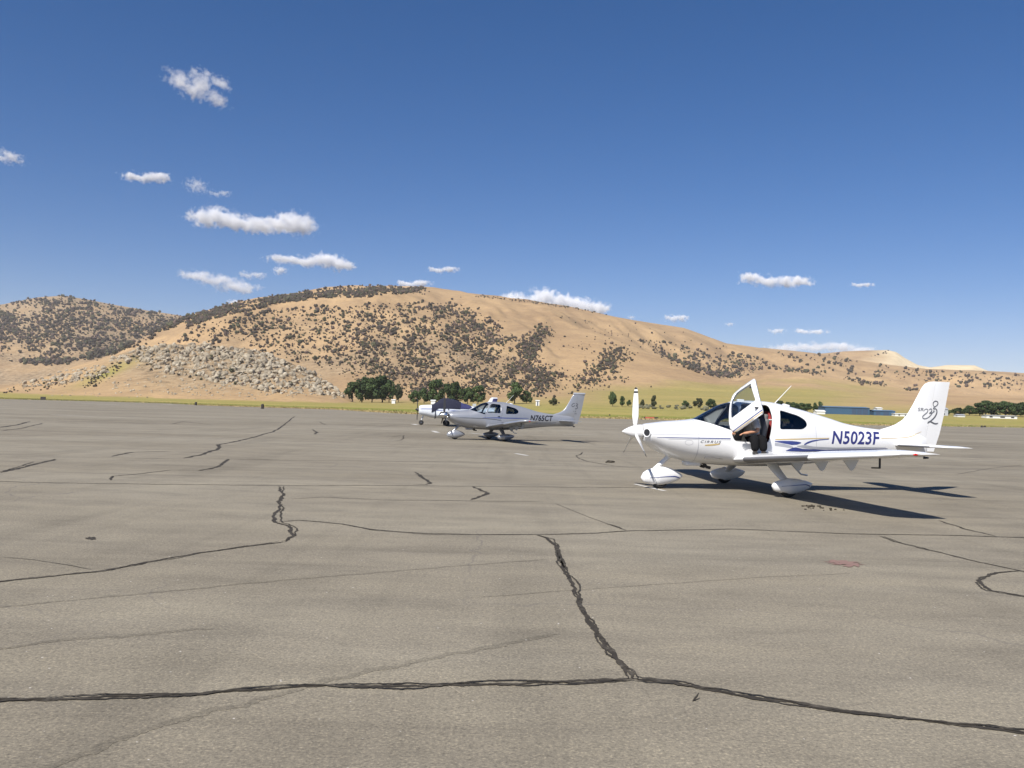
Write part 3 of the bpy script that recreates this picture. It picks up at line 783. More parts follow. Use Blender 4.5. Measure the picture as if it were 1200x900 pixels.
for i, (x, y, h_, w_) in enumerate([(1112,488,8,14),(1125,488,13,20),(1136,489,17,16),(1148,489,22,20),(1155,489,26,22),(1165,489,25,24),(1178,489,26,26),(1190,490,23,22),(1201,490,25,24),(1216,491,24,26)]):
    tree(x, y-1, h_*.68, w_*.85, 575, i % 4, False, 'dark green tree in the grove beyond the white airplane tail fin', group='grove at the end of the field')
# low grey-green brush between the trees
M['brush'] = mat_leaf('brush_foliage', (0.10, 0.10, 0.062), (0.17, 0.16, 0.10))
br_me = [mesh_of('field_bush', sh.V, sh.F, M['brush']) for sh in SH]
for k in range(46):
    x, y = rr.uniform(742, 852), rr.uniform(476, 480.5); Y = rr.uniform(530, 580); p = at_depth(x, y, Y)
    o = link('field_bush', br_me[k % 8]); o.location = (p.x, p.y, ground_z(p.x, p.y)); w = rr.uniform(1.6, 3.0)
    o.scale = (w*1.4, w, w); o.rotation_euler = (0, 0, rr.random()*6.28)
    tag(o, 'low grey green brush in the field behind the white airplane nose', 'bush', 'brush in the field')

# dry grass tufts along the apron edge and over the near field (nobody could count them)
V_, F_, mi = [], [], []
for k in range(15000):
    x = rr.uniform(-60, 1260); e0 = edge_depth(x)
    Y = e0 + 1.2 + abs(rr.gauss(0, 1))*rr.choice([2, 8, 40]); X_ = Y*(x-600)/F_PX
    for j in range(2):
        hgt = rr.uniform(.10, .42); w = rr.uniform(.08, .25); i = len(V_); a = rr.random()*3.14; c, sn = math.cos(a)*w, math.sin(a)*w; ox, oy = rr.gauss(0, .25), rr.gauss(0, .25)
        V_ += [(X_+ox-c, Y+oy-sn, -.03), (X_+ox+c, Y+oy+sn, -.03), (X_+ox+c*.6+rr.gauss(0, .08), Y+oy+rr.gauss(0, .08), hgt)]; F_.append((i, i+1, i+2)); mi.append(0 if rr.random() < (.93 if 235 < x < 1075 and Y-e0 < 16 else .5) else 1)
M['straw'] = plain('dry_straw', (0.40, 0.31, 0.14), 0.95, var=.2); M['grass'] = plain('weed_green', (0.20, 0.215, 0.06), 0.95, var=.25)
tag(make('grass_tufts', V_, F_, [M['straw'], M['grass']], mi=mi), 'dry straw and green weed tufts along the apron edge', 'grass', kind='stuff')

# ------------------------------------------------------------------ buildings and airfield furniture
M['hang'] = plain('hangar_blue_steel', (0.045, 0.10, 0.17), 0.5, var=.06); M['hangd'] = plain('hangar_doors_bay_shade', (0.045, 0.075, 0.13), 0.6)
M['hroof'] = plain('hangar_roof_steel', (0.085, 0.15, 0.23), 0.5); M['wwall'] = plain('white_siding', (0.72, 0.72, 0.70), 0.6); M['gwall'] = plain('grey_siding', (0.42, 0.44, 0.47), 0.7); M['groof'] = plain('grey_roof', (0.30, 0.31, 0.33), 0.7)
def building(x0, x1, ybase, hpx, Y, dep, wallm, roofm, label, rise=.18, name='building', doors=(), wins=(), doorm=None, cat='building'):
    A, B = at_depth(x0, ybase, Y), at_depth(x1, ybase, Y); cx = (A.x+B.x)/2; gz = ground_z(cx, Y+dep/2)-.3 if Y > 446 else -.03
    w = (B.x-A.x); H = (hpx*Y/F_PX) + max(0, A.z-gz)
    rt = H/(1+rise); rt = H - min(H*rise, w*.16)
    e = empty(name, (cx, Y, gz))
    mb = MB(); mb.box(-w/2, w/2, 0, dep, 0, rt)
    mb.add([(-w/2, dep*.5, H-.05), (-w/2, 0, rt), (-w/2, dep, rt)], [(0, 1, 2)]); mb.add([(w/2, dep*.5, H-.05), (w/2, 0, rt), (w/2, dep, rt)], [(0, 2, 1)])
    mb.build('wall', wallm, e)
    o_ = .35
    rf = MB(); rf.add([(-w/2-o_, -o_, rt-.06), (w/2+o_, -o_, rt-.06), (w/2+o_, dep*.5, H), (-w/2-o_, dep*.5, H), (w/2+o_, dep+o_, rt-.06), (-w/2-o_, dep+o_, rt-.06),
                        (-w/2-o_, -o_, rt+.08), (w/2+o_, -o_, rt+.08), (w/2+o_, dep*.5, H+.14), (-w/2-o_, dep*.5, H+.14), (w/2+o_, dep+o_, rt+.08), (-w/2-o_, dep+o_, rt+.08)],
                       [(0, 1, 2, 3), (3, 2, 4, 5), (6, 7, 8, 9), (9, 8, 10, 11), (0, 1, 7, 6), (4, 5, 11, 10), (0, 3, 9, 6), (3, 5, 11, 9), (1, 2, 8, 7), (2, 4, 10, 8)])
    rf.build('roof', roofm, e)
    for a, b in doors:
        d = MB(); d.box(-w/2+w*a, -w/2+w*b, -.10, -.01, .0, rt*.86); d.build('door', doorm or M['hangd'], e)
    for a, b, c, d_ in wins:
        q = MB(); q.box(-w/2+w*a, -w/2+w*b, -.06, -.01, rt*c, rt*d_); q.build('window', M['dark'], e)
    tag(e, label, cat); return e
building(967, 1019, 487, 9.2, 535, 16, M['hang'], M['hroof'], 'long blue steel hangar with dark open bays behind the field', .12, 'hangar', doors=[(.60,.70),(.72,.82),(.84,.96)], cat='hangar')  # dark panels on the wall stand in for the shade inside the open bays
building(1024, 1049, 487.5, 6.5, 535, 9, M['hang'], M['hroof'], 'small low blue shed next to the long blue hangar', .15, 'shed', doors=[(.1,.3),(.45,.7)], cat='shed')
building(1028, 1034, 482.5, 5, 560, 6, M['wwall'], M['wwall'], 'white hut peeking over the low blue shed', .25, 'hut', cat='hut')
building(957, 967, 487, 5, 530, 6, M['wwall'], M['wwall'], 'small white gabled shed at the end of the blue hangar', .4, 'shed', cat='shed')
building(1049, 1068, 488, 3.5, 530, 5, M['wwall'], M['wwall'], 'long white trailer half hidden by the white tail fin', .1, 'trailer', wins=[(.2,.3,.4,.75),(.6,.7,.4,.75)], cat='trailer')
building(1096, 1111, 488, 10, 560, 9, M['gwall'], M['groof'], 'grey two storey house beside the tail fin of the white airplane', .35, 'house', wins=[(.2,.35,.15,.4),(.6,.75,.15,.4),(.2,.35,.6,.85),(.6,.75,.6,.85)], cat='house')
building(1156, 1192, 492, 4, 540, 6, M['wwall'], M['groof'], 'long pale mobile home in front of the grove', .12, 'mobile_home', wins=[(.1,.2,.35,.75),(.45,.6,.35,.75),(.8,.9,.35,.75)], cat='home')
building(1122, 1131, 488.5, 3, 545, 5, M['wwall'], M['groof'], 'tiny white shed before the grove trees', .3, 'shed', cat='shed')
building(628, 632, 474, 5.0, 560, 4, M['wwall'], M['wwall'], 'small white equipment hut in the grass beyond the silver airplane', .2, 'hut', doors=[(.35,.65)], cat='hut')
building(459, 463, 470, 1.8, 600, 3, M['wwall'], M['wwall'], 'tiny white shed at the foot of the dense tree clump', .2, 'shed', cat='shed'); building(505, 510, 470.5, 1.8, 600, 3, M['wwall'], M['wwall'], 'low white shed behind the covered airplane nose', .2, 'shed', cat='shed')

def board(px, py, wpx, hpx, Y, mat, label, name, cat, legs=True, panels=None):
    p = at_depth(px, py, Y); e = empty(name, (p.x, p.y, -.03)); w, h_ = wpx*Y/F_PX, hpx*Y/F_PX
    z0_ = .12 if legs else 0
    if panels:
        x0_ = -w/2
        for frac, mt in panels:
            b = MB(); b.rbox((x0_+w*frac/2, 0, z0_+h_/2), (w*frac-.02, .2, h_), .03); b.build('panel', mt, e); x0_ += w*frac
    else:
        b = MB(); b.rbox((0, 0, z0_+h_/2), (w, .22, h_), .04); b.build('panel', mat, e)
    if legs:
        for s in (-.38, .38):
            b = MB(); b.tube([(s*w, 0, 0), (s*w, 0, z0_+.1)], .04, 8); b.build('leg', M['chrome'], e)
    tag(e, label, cat); return e
M['signred'] = plain('sign_red', (0.42, 0.10, 0.06), 0.6); M['signdk'] = plain('sign_dark', (0.035, 0.028, 0.026), 0.7)
board(50.5, 467.5, 6, 3.6, 312, M['signdk'], 'small black sign board at the far edge of the apron', 'taxiway_sign', 'sign')
board(763, 488.0, 17, 2.4, 215, None, 'low red and black runway sign in the grass by the propeller', 'runway_sign', 'sign', panels=[(.10, M['signdk']), (.62, M['signred']), (.28, M['signdk'])])
def barrel(px, py, h_, r_, label):
    p = gnd(px, py, -.03); mb = MB(); mb.tube([(0, 0, 0), (0, 0, h_*.12), (0, 0, h_*.14), (0, 0, h_*.86), (0, 0, h_*.9), (0, 0, h_)], [r_*1.2, r_*1.2, r_, r_, r_*.85, r_*.5], 14)
    o = mb.build('marker_post', M['signdk']); o.location = p; tag(o, label, 'post')
barrel(229.5, 475.0, 1.0, .34, 'short dark marker post in the grass below the boulder slope')
barrel(307.5, 479.2, 1.15, .34, 'dark marker post standing on the apron edge below the outcrop')
barrel(714.5, 487.3, .6, .22, 'small black marker post in the grass near the red runway sign')
barrel(1150.5, 501.0, .6, .30, 'black marker stub in the grass before the mobile home'); barrel(1154, 500.8, .55, .34, 'thicker black marker stub beside the other before the mobile home')
p_ = at_depth(556, 472, 300)
e = empty('field_sign', (p_.x, p_.y, -.03)); b = MB(); b.rbox((0, 0, 2.5), (1.2, .08, .9), .02); b.build('panel', M['gwall'], e); b = MB(); b.tube([(0, 0.02, 0), (0, 0.02, 2.1)], .05, 8); b.build('post', M['chrome'], e)
tag(e, 'grey square sign on a post behind the silver airplane', 'sign')

# ------------------------------------------------------------------ clouds
def cloud_mat(name, lobes, nscale, dens, edge, amt):
    m = bpy.data.materials.new(name); m.use_nodes = True; n, l = m.node_tree.nodes, m.node_tree.links
    n.remove(n['Principled BSDF'])
    tc = n.new('ShaderNodeTexCoord').outputs['Object']
    acc = None
    for (cx, cy, cz, rx, ry, rz) in lobes:
        s = n.new('ShaderNodeVectorMath'); s.operation = 'SUBTRACT'; l.new(tc, s.inputs[0]); s.inputs[1].default_value = (cx, cy, cz)
        d = n.new('ShaderNodeVectorMath'); d.operation = 'DIVIDE'; l.new(s.outputs[0], d.inputs[0]); d.inputs[1].default_value = (rx, ry, rz)
        ln = n.new('ShaderNodeVectorMath'); ln.operation = 'LENGTH'; l.new(d.outputs[0], ln.inputs[0])
        if acc is None: acc = ln.outputs['Value']
        else:
            mn = n.new('ShaderNodeMath'); mn.operation = 'SMOOTH_MIN'; mn.inputs[2].default_value = 0.25; l.new(acc, mn.inputs[0]); l.new(ln.outputs['Value'], mn.inputs[1]); acc = mn.outputs[0]
    inv = n.new('ShaderNodeMath'); inv.operation = 'SUBTRACT'; inv.inputs[0].default_value = 1.0; l.new(acc, inv.inputs[1])
    nz_ = n.new('ShaderNodeTexNoise'); nz_.inputs['Scale'].default_value = nscale; nz_.inputs['Detail'].default_value = 9; nz_.inputs['Roughness'].default_value = 0.60
    l.new(tc, nz_.inputs['Vector'])
    ns = n.new('ShaderNodeMath'); ns.operation = 'MULTIPLY_ADD'; l.new(nz_.outputs['Fac'], ns.inputs[0]); ns.inputs[1].default_value = amt*2.6; ns.inputs[2].default_value = -amt*2.6*0.56
    ad = n.new('ShaderNodeMath'); ad.operation = 'ADD'; l.new(inv.outputs[0], ad.inputs[0]); l.new(ns.outputs[0], ad.inputs[1])
    mr = n.new('ShaderNodeMapRange'); mr.inputs['From Min'].default_value = 0.0; mr.inputs['From Max'].default_value = edge*1.8; mr.inputs['To Min'].default_value = 0.0; mr.inputs['To Max'].default_value = dens
    l.new(ad.outputs[0], mr.inputs['Value'])
    vol = n.new('ShaderNodeVolumePrincipled'); vol.inputs['Color'].default_value = (0.985, 0.985, 0.99, 1); vol.inputs['Anisotropy'].default_value = -0.25
    l.new(mr.outputs[0], vol.inputs['Density']); l.new(vol.outputs[0], n['Material Output'].inputs['Volume'])
    m.cycles.volume_step_rate = 0.25 if hasattr(m, 'cycles') and hasattr(m.cycles, 'volume_step_rate') else 1
    return m

def cloud(px, py, wpx, hpx, lobes, label, thick=1.0, edge=0.35, amt=1.5, nsc=3.2):
    """lobes in cloud units: x -1..1 across the width, z -1..1 across the height"""
    e = max(20, yh(px)-py); Y = min(15000, 1900*F_PX/e)
    c = at_depth(px, py, Y); sx = wpx*0.5*Y/F_PX; sz = hpx*0.5*Y/F_PX; sy = max(sz*1.6, sx*.55)
    # object space: metres/sx so that noise is isotropic
    L = [(lx, ly*sy/sx, lz*sz/sx, rx, ry*sy/sx, rz*sz/sx) for lx, ly, lz, rx, ry, rz in lobes]
    ex, ey, ez = 1.35, sy/sx*1.35, sz/sx*1.5
    mb = MB(); mb.box(-ex, ex, -ey, ey, -ez, ez)
    m = cloud_mat('cloud_vapour', L, nsc*1.15*max(1, wpx/55.0)**.8, thick*2.3/sz, edge, amt)
    o = mb.build('cloud', m); o.location = c; o.scale = (sx, sx, sx)
    tag(o, label, 'cloud'); return o
def flat(*cs): return [(x, 0, z, rx, .8, rz) for x, z, rx, rz in cs]
cloud(231, 102, 80, 46, flat((.05, .0, .42, .42), (-.55, .35, .4, .35), (.2, .55, .5, .18), (.75, .2, .3, .2), (.55, -.6, .35, .28), (-.1, -.2, .45, .35)), 'highest ragged cloud with a hole in it above the scrubby far hill', 1.1, .5, 1.5, 3.0)
cloud(8, 185, 46, 24, flat((-.4, .1, .6, .5), (.3, -.1, .55, .5), (.0, .4, .4, .4)), 'small ragged cloud floating over the near end of the scrubby far hill', .8, .5, 2.0)
cloud(171, 208, 60, 15, flat((-.5, .05, .5, .7), (.1, -.1, .5, .7), (.55, 0, .45, .8)), 'short flat cloud above the scrubby far hill', 1, .4, 1.6)
cloud(229, 217, 32, 22, flat((0, 0, .8, .75), (.3, -.3, .6, .6)), 'faint round puff beside the short flat cloud', .5, .6, 2.0); cloud(257, 227, 32, 11, flat((-.3, 0, .6, .7), (.35, 0, .55, .7)), 'faint thin wisp trailing the round puff', .4, .6, 2.0)
cloud(294, 261, 150, 34, flat((-.72, .2, .26, .5), (-.5, .35, .3, .6), (-.2, -.05, .34, .5), (.12, -.2, .34, .5), (.45, -.1, .3, .5), (.75, -.05, .28, .75), (.6, .2, .22, .5)), 'longest white cloud lying above the saddle of the hills', 1.2, .30, 1.3, 3.6)
cloud(364, 307, 100, 24, flat((-.6, .2, .5, .35), (-.1, .0, .45, .5), (.35, .2, .35, .75), (.7, -.1, .32, .7)), 'white cloud with a thin tapering end just above the main hill slope', 1.1, .32, 1.4)
cloud(258, 330, 94, 32, flat((-.6, .4, .45, .4), (-.15, .1, .5, .5), (.35, -.3, .5, .5), (.6, -.5, .4, .35)), 'white slanting cloud low over the saddle of the hills', 1, .4, 1.5)
cloud(295, 323, 38, 14, flat((-.3, .1, .6, .7), (.4, .0, .55, .6)), 'small faint cloud patch beside the slanting cloud', .6, .5, 1.8); cloud(328, 317, 22, 13, flat((0, 0, .8, .8),), 'tiny round cloud between two larger clouds', .9, .4, 1.5)
cloud(519, 316.5, 44, 10, flat((-.3, 0, .6, .7), (.35, .1, .55, .7)), 'small flat cloud above the bare summit', .8, .45, 1.6)
cloud(486, 333, 52, 12, flat((-.4, 0, .5, .7), (.2, .1, .6, .7)), 'thin white cloud touching the tree lined summit ridge', .9, .4, 1.4)
cloud(652, 356, 124, 34, flat((-.8, .1, .3, .6), (-.25, .35, .35, .7), (.1, .1, .35, .65), (.45, -.1, .35, .6), (.78, -.25, .26, .5)), 'bright billowing cloud half hidden behind the long bare ridge', 1.3, .28, 1.2, 3.8)
cloud(792, 373, 34, 13, flat((-.2, 0, .7, .7), (.4, .0, .5, .7)), 'small bright cloud just above the long bare ridge', .9, .4, 1.5)
cloud(908, 329, 88, 20, flat((-.65, .3, .35, .6), (-.2, -.1, .45, .65), (.3, -.15, .45, .65), (.7, .05, .32, .6)), 'flat white cloud alone in the sky above the white airplane', 1, .38, 1.5)
cloud(1010, 334, 32, 8, flat((-.2, 0, .7, .7), (.4, 0, .55, .6)), 'tiny flat cloud above the airplane tail', .7, .5, 1.7)
cloud(910, 388, 28, 9, flat((0, 0, .8, .8),), 'small hazy puff over the ridge next to the pale quarry', .6, .5, 1.6); cloud(951, 389, 46, 9, flat((-.4, .1, .55, .7), (.3, 0, .6, .6)), 'long hazy wisp over the ridge next to the pale quarry', .6, .5, 1.6)
cloud(960, 408, 130, 15, flat((-.6, -.2, .4, .7), (-.1, .1, .45, .8), (.4, .2, .4, .8), (.75, -.1, .3, .6)), 'pale hazy cloud bank resting behind the quarry ridge', .5, .5, 1.5)
cloud(855, 380, 15, 6, flat((0, 0, .8, .8),), 'tiny faint puff above the shrub filled gully', .5, .5, 1.5); cloud(274, 354, 22, 9, flat((0, 0, .8, .8),), 'tiny puff sitting in the saddle of the hills', .8, .4, 1.4); cloud(740, 372, 12, 6, flat((0, 0, .8, .8),), 'tiny faint puff grazing the long bare ridge', .5, .5, 1.5)

# ------------------------------------------------------------------ thin summer haze over the valley
mb = MB(); mb.box(-9000, 9000, -2500, 6500, -1.2, 520)
hz = bpy.data.materials.new('haze_air'); hz.use_nodes = True
hn = hz.node_tree.nodes; hn.remove(hn['Principled BSDF'])
pv = hn.new('ShaderNodeVolumePrincipled'); pv.inputs['Color'].default_value = (0.86, 0.91, 1.0, 1); pv.inputs['Density'].default_value = 4.0e-5
hz.node_tree.links.new(pv.outputs[0], hn['Material Output'].inputs['Volume'])
tag(mb.build('haze', hz), kind='stuff')
# ------------------------------------------------------------------ airplanes
# airplane coordinates: a = metres aft of the spinner tip, l = metres to its left, z = up; object space is (a, -l, z)
ST = [ # a, ztop, zbot, halfwidth, zmid, n_up, n_lo
(.47,1.395,1.06,.30,1.21,2.0,2.0),(.52,1.425,1.00,.40,1.20,2.2,2.0),(.60,1.44,.94,.445,1.19,2.3,2.0),(.75,1.462,.845,.485,1.17,2.35,2.0),(.95,1.49,.75,.525,1.15,2.35,2.05),
(1.25,1.518,.655,.565,1.13,2.4,2.1),(1.6,1.56,.585,.60,1.12,2.3,2.2),(2.0,1.765,.555,.625,1.11,2.1,2.4),(2.35,1.938,.54,.64,1.10,2.05,2.6),(2.6,1.985,.535,.645,1.09,2.1,2.7),
(3.0,2.01,.533,.645,1.09,2.1,2.7),(3.35,2.0,.54,.625,1.09,2.1,2.7),(3.6,1.968,.548,.60,1.09,2.1,2.6),(3.95,1.893,.57,.545,1.10,2.1,2.5),(4.4,1.79,.61,.465,1.11,2.1,2.4),
(4.9,1.66,.665,.385,1.11,2.1,2.3),(5.3,1.55,.71,.33,1.11,2.1,2.2),(5.75,1.475,.755,.275,1.11,2.1,2.2),(6.2,1.43,.785,.225,1.11,2.1,2.1),(6.7,1.40,.80,.17,1.11,2.0,2.0),(7.1,1.36,.81,.12,1.1,2,2),(7.33,1.28,.83,.06,1.06,2,2)]
# far third airplane: a squarer, shorter-nosed low-wing type
ST3 = [(.30,1.60,1.05,.30,1.32,2.2,2.2),(.36,1.70,.92,.46,1.30,2.6,2.4),(.6,1.76,.84,.52,1.30,2.8,2.4),(1.0,1.79,.76,.56,1.28,2.8,2.4),(1.5,1.83,.66,.58,1.26,2.8,2.6),(1.75,1.95,.63,.59,1.25,2.5,2.7),(2.3,2.34,.62,.60,1.24,2.3,2.8),(2.6,2.40,.62,.60,1.24,2.3,2.8),
 (3.2,2.34,.63,.60,1.24,2.3,2.8),(3.8,2.18,.68,.55,1.25,2.3,2.6),(4.5,1.92,.78,.45,1.26,2.3,2.4),(5.4,1.70,.92,.30,1.30,2.2,2.2),(6.4,1.58,1.06,.17,1.32,2,2),(7.0,1.50,1.14,.09,1.32,2,2)]
def fst(a, T):
    xs = [s[0] for s in T]; a = max(xs[0], min(xs[-1], a))
    k = max(0, min(len(T)-2, _bis.bisect_right(xs, a)-1)); h = xs[k+1]-xs[k]; t = (a-xs[k])/h
    out = []
    for c in range(1, 7):
        def sl(j):
            if j <= 0: return (T[1][c]-T[0][c])/(xs[1]-xs[0])
            if j >= len(T)-1: return (T[-1][c]-T[-2][c])/(xs[-1]-xs[-2])
            d0 = (T[j][c]-T[j-1][c])/(xs[j]-xs[j-1]); d1 = (T[j+1][c]-T[j][c])/(xs[j+1]-xs[j])
            return 0 if d0*d1 <= 0 else 2*d0*d1/(d0+d1)
        m0, m1 = sl(k), sl(k+1); y0, y1 = T[k][c], T[k+1][c]
        out.append((2*t**3-3*t*t+1)*y0+(t**3-2*t*t+t)*h*m0+(3*t*t-2*t**3)*y1+(t**3-t*t)*h*m1)
    return out
def fy(a, z, T=ST):
    zt, zb, hw, zm, nu, nl = fst(a, T)
    if z >= zm: t = min(1, (z-zm)/(zt-zm)); n = nu
    else: t = min(1, (zm-z)/(zm-zb)); n = nl
    return hw*max(0, 1-t**n)**(1/n)
def ring(a, T, n=64, off=0.0):
    zt, zb, hw, zm, nu, nl = fst(a, T); out = []
    for k in range(n):
        th = 2*math.pi*k/n; c, s = math.cos(th), math.sin(th); e = nu if s >= 0 else nl
        y = (hw+off)*math.copysign(abs(c)**(2/e), c); z = zm + ((zt+off-zm) if s >= 0 else (zm-zb+off))*math.copysign(abs(s)**(2/e), s)
        out.append((a, y, z))
    return out
def loft_bm(T, step=.04, off=0.0, a0=None, a1=None, caps=True, n=64):
    a0 = T[0][0] if a0 is None else a0; a1 = T[-1][0] if a1 is None else a1
    k = int((a1-a0)/step); bm = bmesh.new(); rows = []
    for i in range(k+1):
        rows.append([bm.verts.new(p) for p in ring(a0+(a1-a0)*i/k, T, n, off)])
    for r0, r1 in zip(rows, rows[1:]):
        for j in range(n):
            bm.faces.new((r0[j], r0[(j+1) % n], r1[(j+1) % n], r1[j]))
    if caps:
        bm.faces.new(rows[0][::-1]); bm.faces.new(rows[-1])
    bmesh.ops.recalc_face_normals(bm, faces=bm.faces)
    return bm
def side_ok(y, side): return side == 0 or (y < 0) == (side > 0)      # side +1 = left (y<0), -1 = right, 0 = both
def cut_hole(bm, poly, side, delete=True):
    x0, x1 = min(p[0] for p in poly)-.06, max(p[0] for p in poly)+.06; z0, z1 = min(p[1] for p in poly)-.06, max(p[1] for p in poly)+.06
    def near(f):
        c = f.calc_center_median(); return x0 < c.x < x1 and z0 < c.z < z1+.1 and (side == 0 or side_ok(c.y, side))
    for i in range(len(poly)):
        p, q = poly[i], poly[(i+1) % len(poly)]
        fs = [f for f in bm.faces if near(f)]
        g = list({e for f in fs for e in f.edges}) + list({v for f in fs for v in f.verts}) + fs
        d = Vector((q[0]-p[0], 0, q[1]-p[1])).normalized()
        bmesh.ops.bisect_plane(bm, geom=g, plane_co=(p[0], 0, p[1]), plane_no=(d.z, 0, -d.x), dist=1e-5)
    dl = [f for f in bm.faces if (side == 0 or side_ok(f.calc_center_median().y, side)) and inpoly(f.calc_center_median().x, f.calc_center_median().z, poly)]
    if delete: bmesh.ops.delete(bm, geom=dl, context='FACES')
    return dl
def crop(T, poly, side, off=0.0, step=.04):
    """the part of the fuselage skin that lies inside a side-view outline"""
    x0, x1 = min(p[0] for p in poly)-.05, max(p[0] for p in poly)+.05
    bm = loft_bm(T, step, off, max(T[0][0], x0), min(T[-1][0], x1), caps=False)
    keep = set(cut_hole(bm, poly, side, delete=False))
    bmesh.ops.delete(bm, geom=[f for f in bm.faces if f not in keep], context='FACES')
    return bm
def round_poly(P, r=.05, n=4):
    out = []
    for i in range(len(P)):
        a, b, c = Vector(P[i-1]), Vector(P[i]), Vector(P[(i+1) % len(P)])
        r1 = min(r, (a-b).length*.45); r2 = min(r, (c-b).length*.45)
        s, e = b+(a-b).normalized()*r1, b+(c-b).normalized()*r2
        for k in range(n+1):
            t = k/n; p = s*(1-t)**2+b*2*t*(1-t)+e*t*t; out.append((p.x, p.y))
    return out
def from_bm(name, bm, mats, parent, smooth=True, solid=0.0, matoff=0, sharp=40):
    me = bpy.data.meshes.new(name); bm.to_mesh(me); bm.free()
    for m in (mats if isinstance(mats, (list, tuple)) else [mats]): me.materials.append(m)
    if smooth:
        me.polygons.foreach_set('use_smooth', [True]*len(me.polygons)); me.set_sharp_from_angle(angle=math.radians(sharp))
    o = link(name, me, parent)
    if solid:
        md = o.modifiers.new('shell', 'SOLIDIFY'); md.thickness = solid; md.offset = -1; md.material_offset = matoff; md.use_even_offset = False
    return o
def L2(a, l, z): return (a, -l, z)

# --- flying surfaces
def foil(x, th):
    t = 5*th*(.2969*math.sqrt(max(x, 0))-.126*x-.3516*x*x+.2843*x**3-.1020*x**4)
    cam_ = .02*(1-(2*x-1)**2)
    return cam_+t, cam_-t
def foil_ring(sec, x0, x1, n=14):
    """closed ring of the chord slice x0..x1; sec = (pos, aLE, chord, z, thickness ratio, droop)"""
    p, ale, c, z, th, dr = sec
    xs = [x0+(x1-x0)*(1-math.cos(math.pi*k/n))/2 for k in range(n+1)] if x0 == 0 else [x0+(x1-x0)*k/n for k in range(n+1)]
    up, lo = [], []
    for x in xs:
        u, d = foil(x, th); q = dr*max(0, 1-x/.25)**2
        up.append((p, ale+c*x, z+c*u-q)); lo.append((p, ale+c*x, z+c*d-q))
    return up + lo[::-1][(0 if x1 < .999 else 1):(-1 if x0 == 0 else None)]
def sec_at(S, l):
    for s0, s1 in zip(S, S[1:]):
        if s0[0]-1e-9 <= l <= s1[0]+1e-9:
            t = (l-s0[0])/(s1[0]-s0[0]); return tuple(u+(v-u)*t for u, v in zip(s0, s1))
    return S[-1]
def surface(name, S, l0, l1, x0, x1, mat, parent, side, vert=False, extra=()):
    ls = sorted(set([l0, l1]+[s[0] for s in S if l0 < s[0] < l1]))
    mb = MB(); rings = []
    for l in ls:
        s = sec_at(S, l); r_ = foil_ring(s, x0, x1)
        rings.append([(a, z-0, p) if False else ((a, -side*p, z) if not vert else (a, z, p)) for p, a, z in r_])
    mb.loft(rings)
    return mb.build(name, mat, parent, autosmooth=35)

def le_strip(S, l0, l1, mat, parent, side, xu=.015, xl=.10):
    V_ = []; n = 10; k = 8
    for i in range(n+1):
        sc = sec_at(S, l0+(l1-l0)*i/n); p, ale, c, z, th, dr = sc
        for j in range(k+1):
            t = -1+2*j/k; x = (xu if t > 0 else xl)*t*t; u, d = foil(x, th*1.05); q = dr*max(0, 1-x/.25)**2
            V_.append((ale+c*x-.006*(1-t*t)-.002, -side*p, z+c*(u if t > 0 else d)-q+(.002 if t > 0 else -.004)))
    return make('deicing_strip', V_, [(i*(k+1)+j, i*(k+1)+j+1, (i+1)*(k+1)+j+1, (i+1)*(k+1)+j) for i in range(n) for j in range(k)], mat, parent, smooth=True)
def text_on(txt, a0, a1, z0, z1, T, mat, parent, side=1, shear=.25, bold=.0, name='lettering', off=.003, sp=1.05):
    cu = bpy.data.curves.new('txt', 'FONT'); cu.body = txt; cu.shear = shear; cu.offset = bold; cu.resolution_u = 4; cu.space_character = sp
    to = bpy.data.objects.new('txt', cu); COL.objects.link(to)
    dg = bpy.context.evaluated_depsgraph_get(); me = bpy.data.meshes.new_from_object(to.evaluated_get(dg))
    bpy.data.objects.remove(to); 
    bm = bmesh.new(); bm.from_mesh(me); bpy.data.meshes.remove(me)
    xs = [v.co.x for v in bm.verts]; ys = [v.co.y for v in bm.verts]; x0, x1, y0, y1 = min(xs), max(xs), min(ys), max(ys)
    for v in bm.verts: v.co = Vector((a0+(v.co.x-x0)/(x1-x0)*(a1-a0), 0, z0+(v.co.y-y0)/(y1-y0)*(z1-z0)))
    for k in range(1, 6):
        bmesh.ops.bisect_plane(bm, geom=bm.verts[:]+bm.edges[:]+bm.faces[:], plane_co=(0, 0, z0+(z1-z0)*k/6), plane_no=(0, 0, 1))
    for v in bm.verts:
        y = (T(v.co.x, v.co.z) if callable(T) else fy(v.co.x, v.co.z, T)) + off
        v.co.y = -side*y
    bmesh.ops.recalc_face_normals(bm, faces=bm.faces)
    me = bpy.data.meshes.new(name); bm.to_mesh(me); bm.free(); me.materials.append(mat)
    return link(name, me, parent)
def band_on(rows, T, mat, parent, sides=(1, -1), name='stripe', off=.003, tf=None, step=.03):
    """rows: (a, zlow, zhigh); a painted band lying on the skin"""
    o = None
    for side in sides:
        mb = MB(); V_ = []; a = rows[0][0]; pts = []
        A = [r_[0] for r_ in rows]; k = max(2, int((A[-1]-A[0])/step))
        for i in range(k+1):
            a = A[0]+(A[-1]-A[0])*i/k; lo = np.interp(a, A, [r_[1] for r_ in rows]); hi = np.interp(a, A, [r_[2] for r_ in rows])
            for j in range(4):
                z = lo+(hi-lo)*j/3; y = (T(a, z) if callable(T) else fy(a, z, T))+off
                V_.append(tf((a, y, z)) if tf else (a, -side*y, z))
        mb.add(V_, [(4*i+j, 4*i+j+1, 4*i+j+5, 4*i+j+4) for i in range(k) for j in range(3)])
        o = make(name, mb.V, mb.F, mat, parent, smooth=True)
    return o
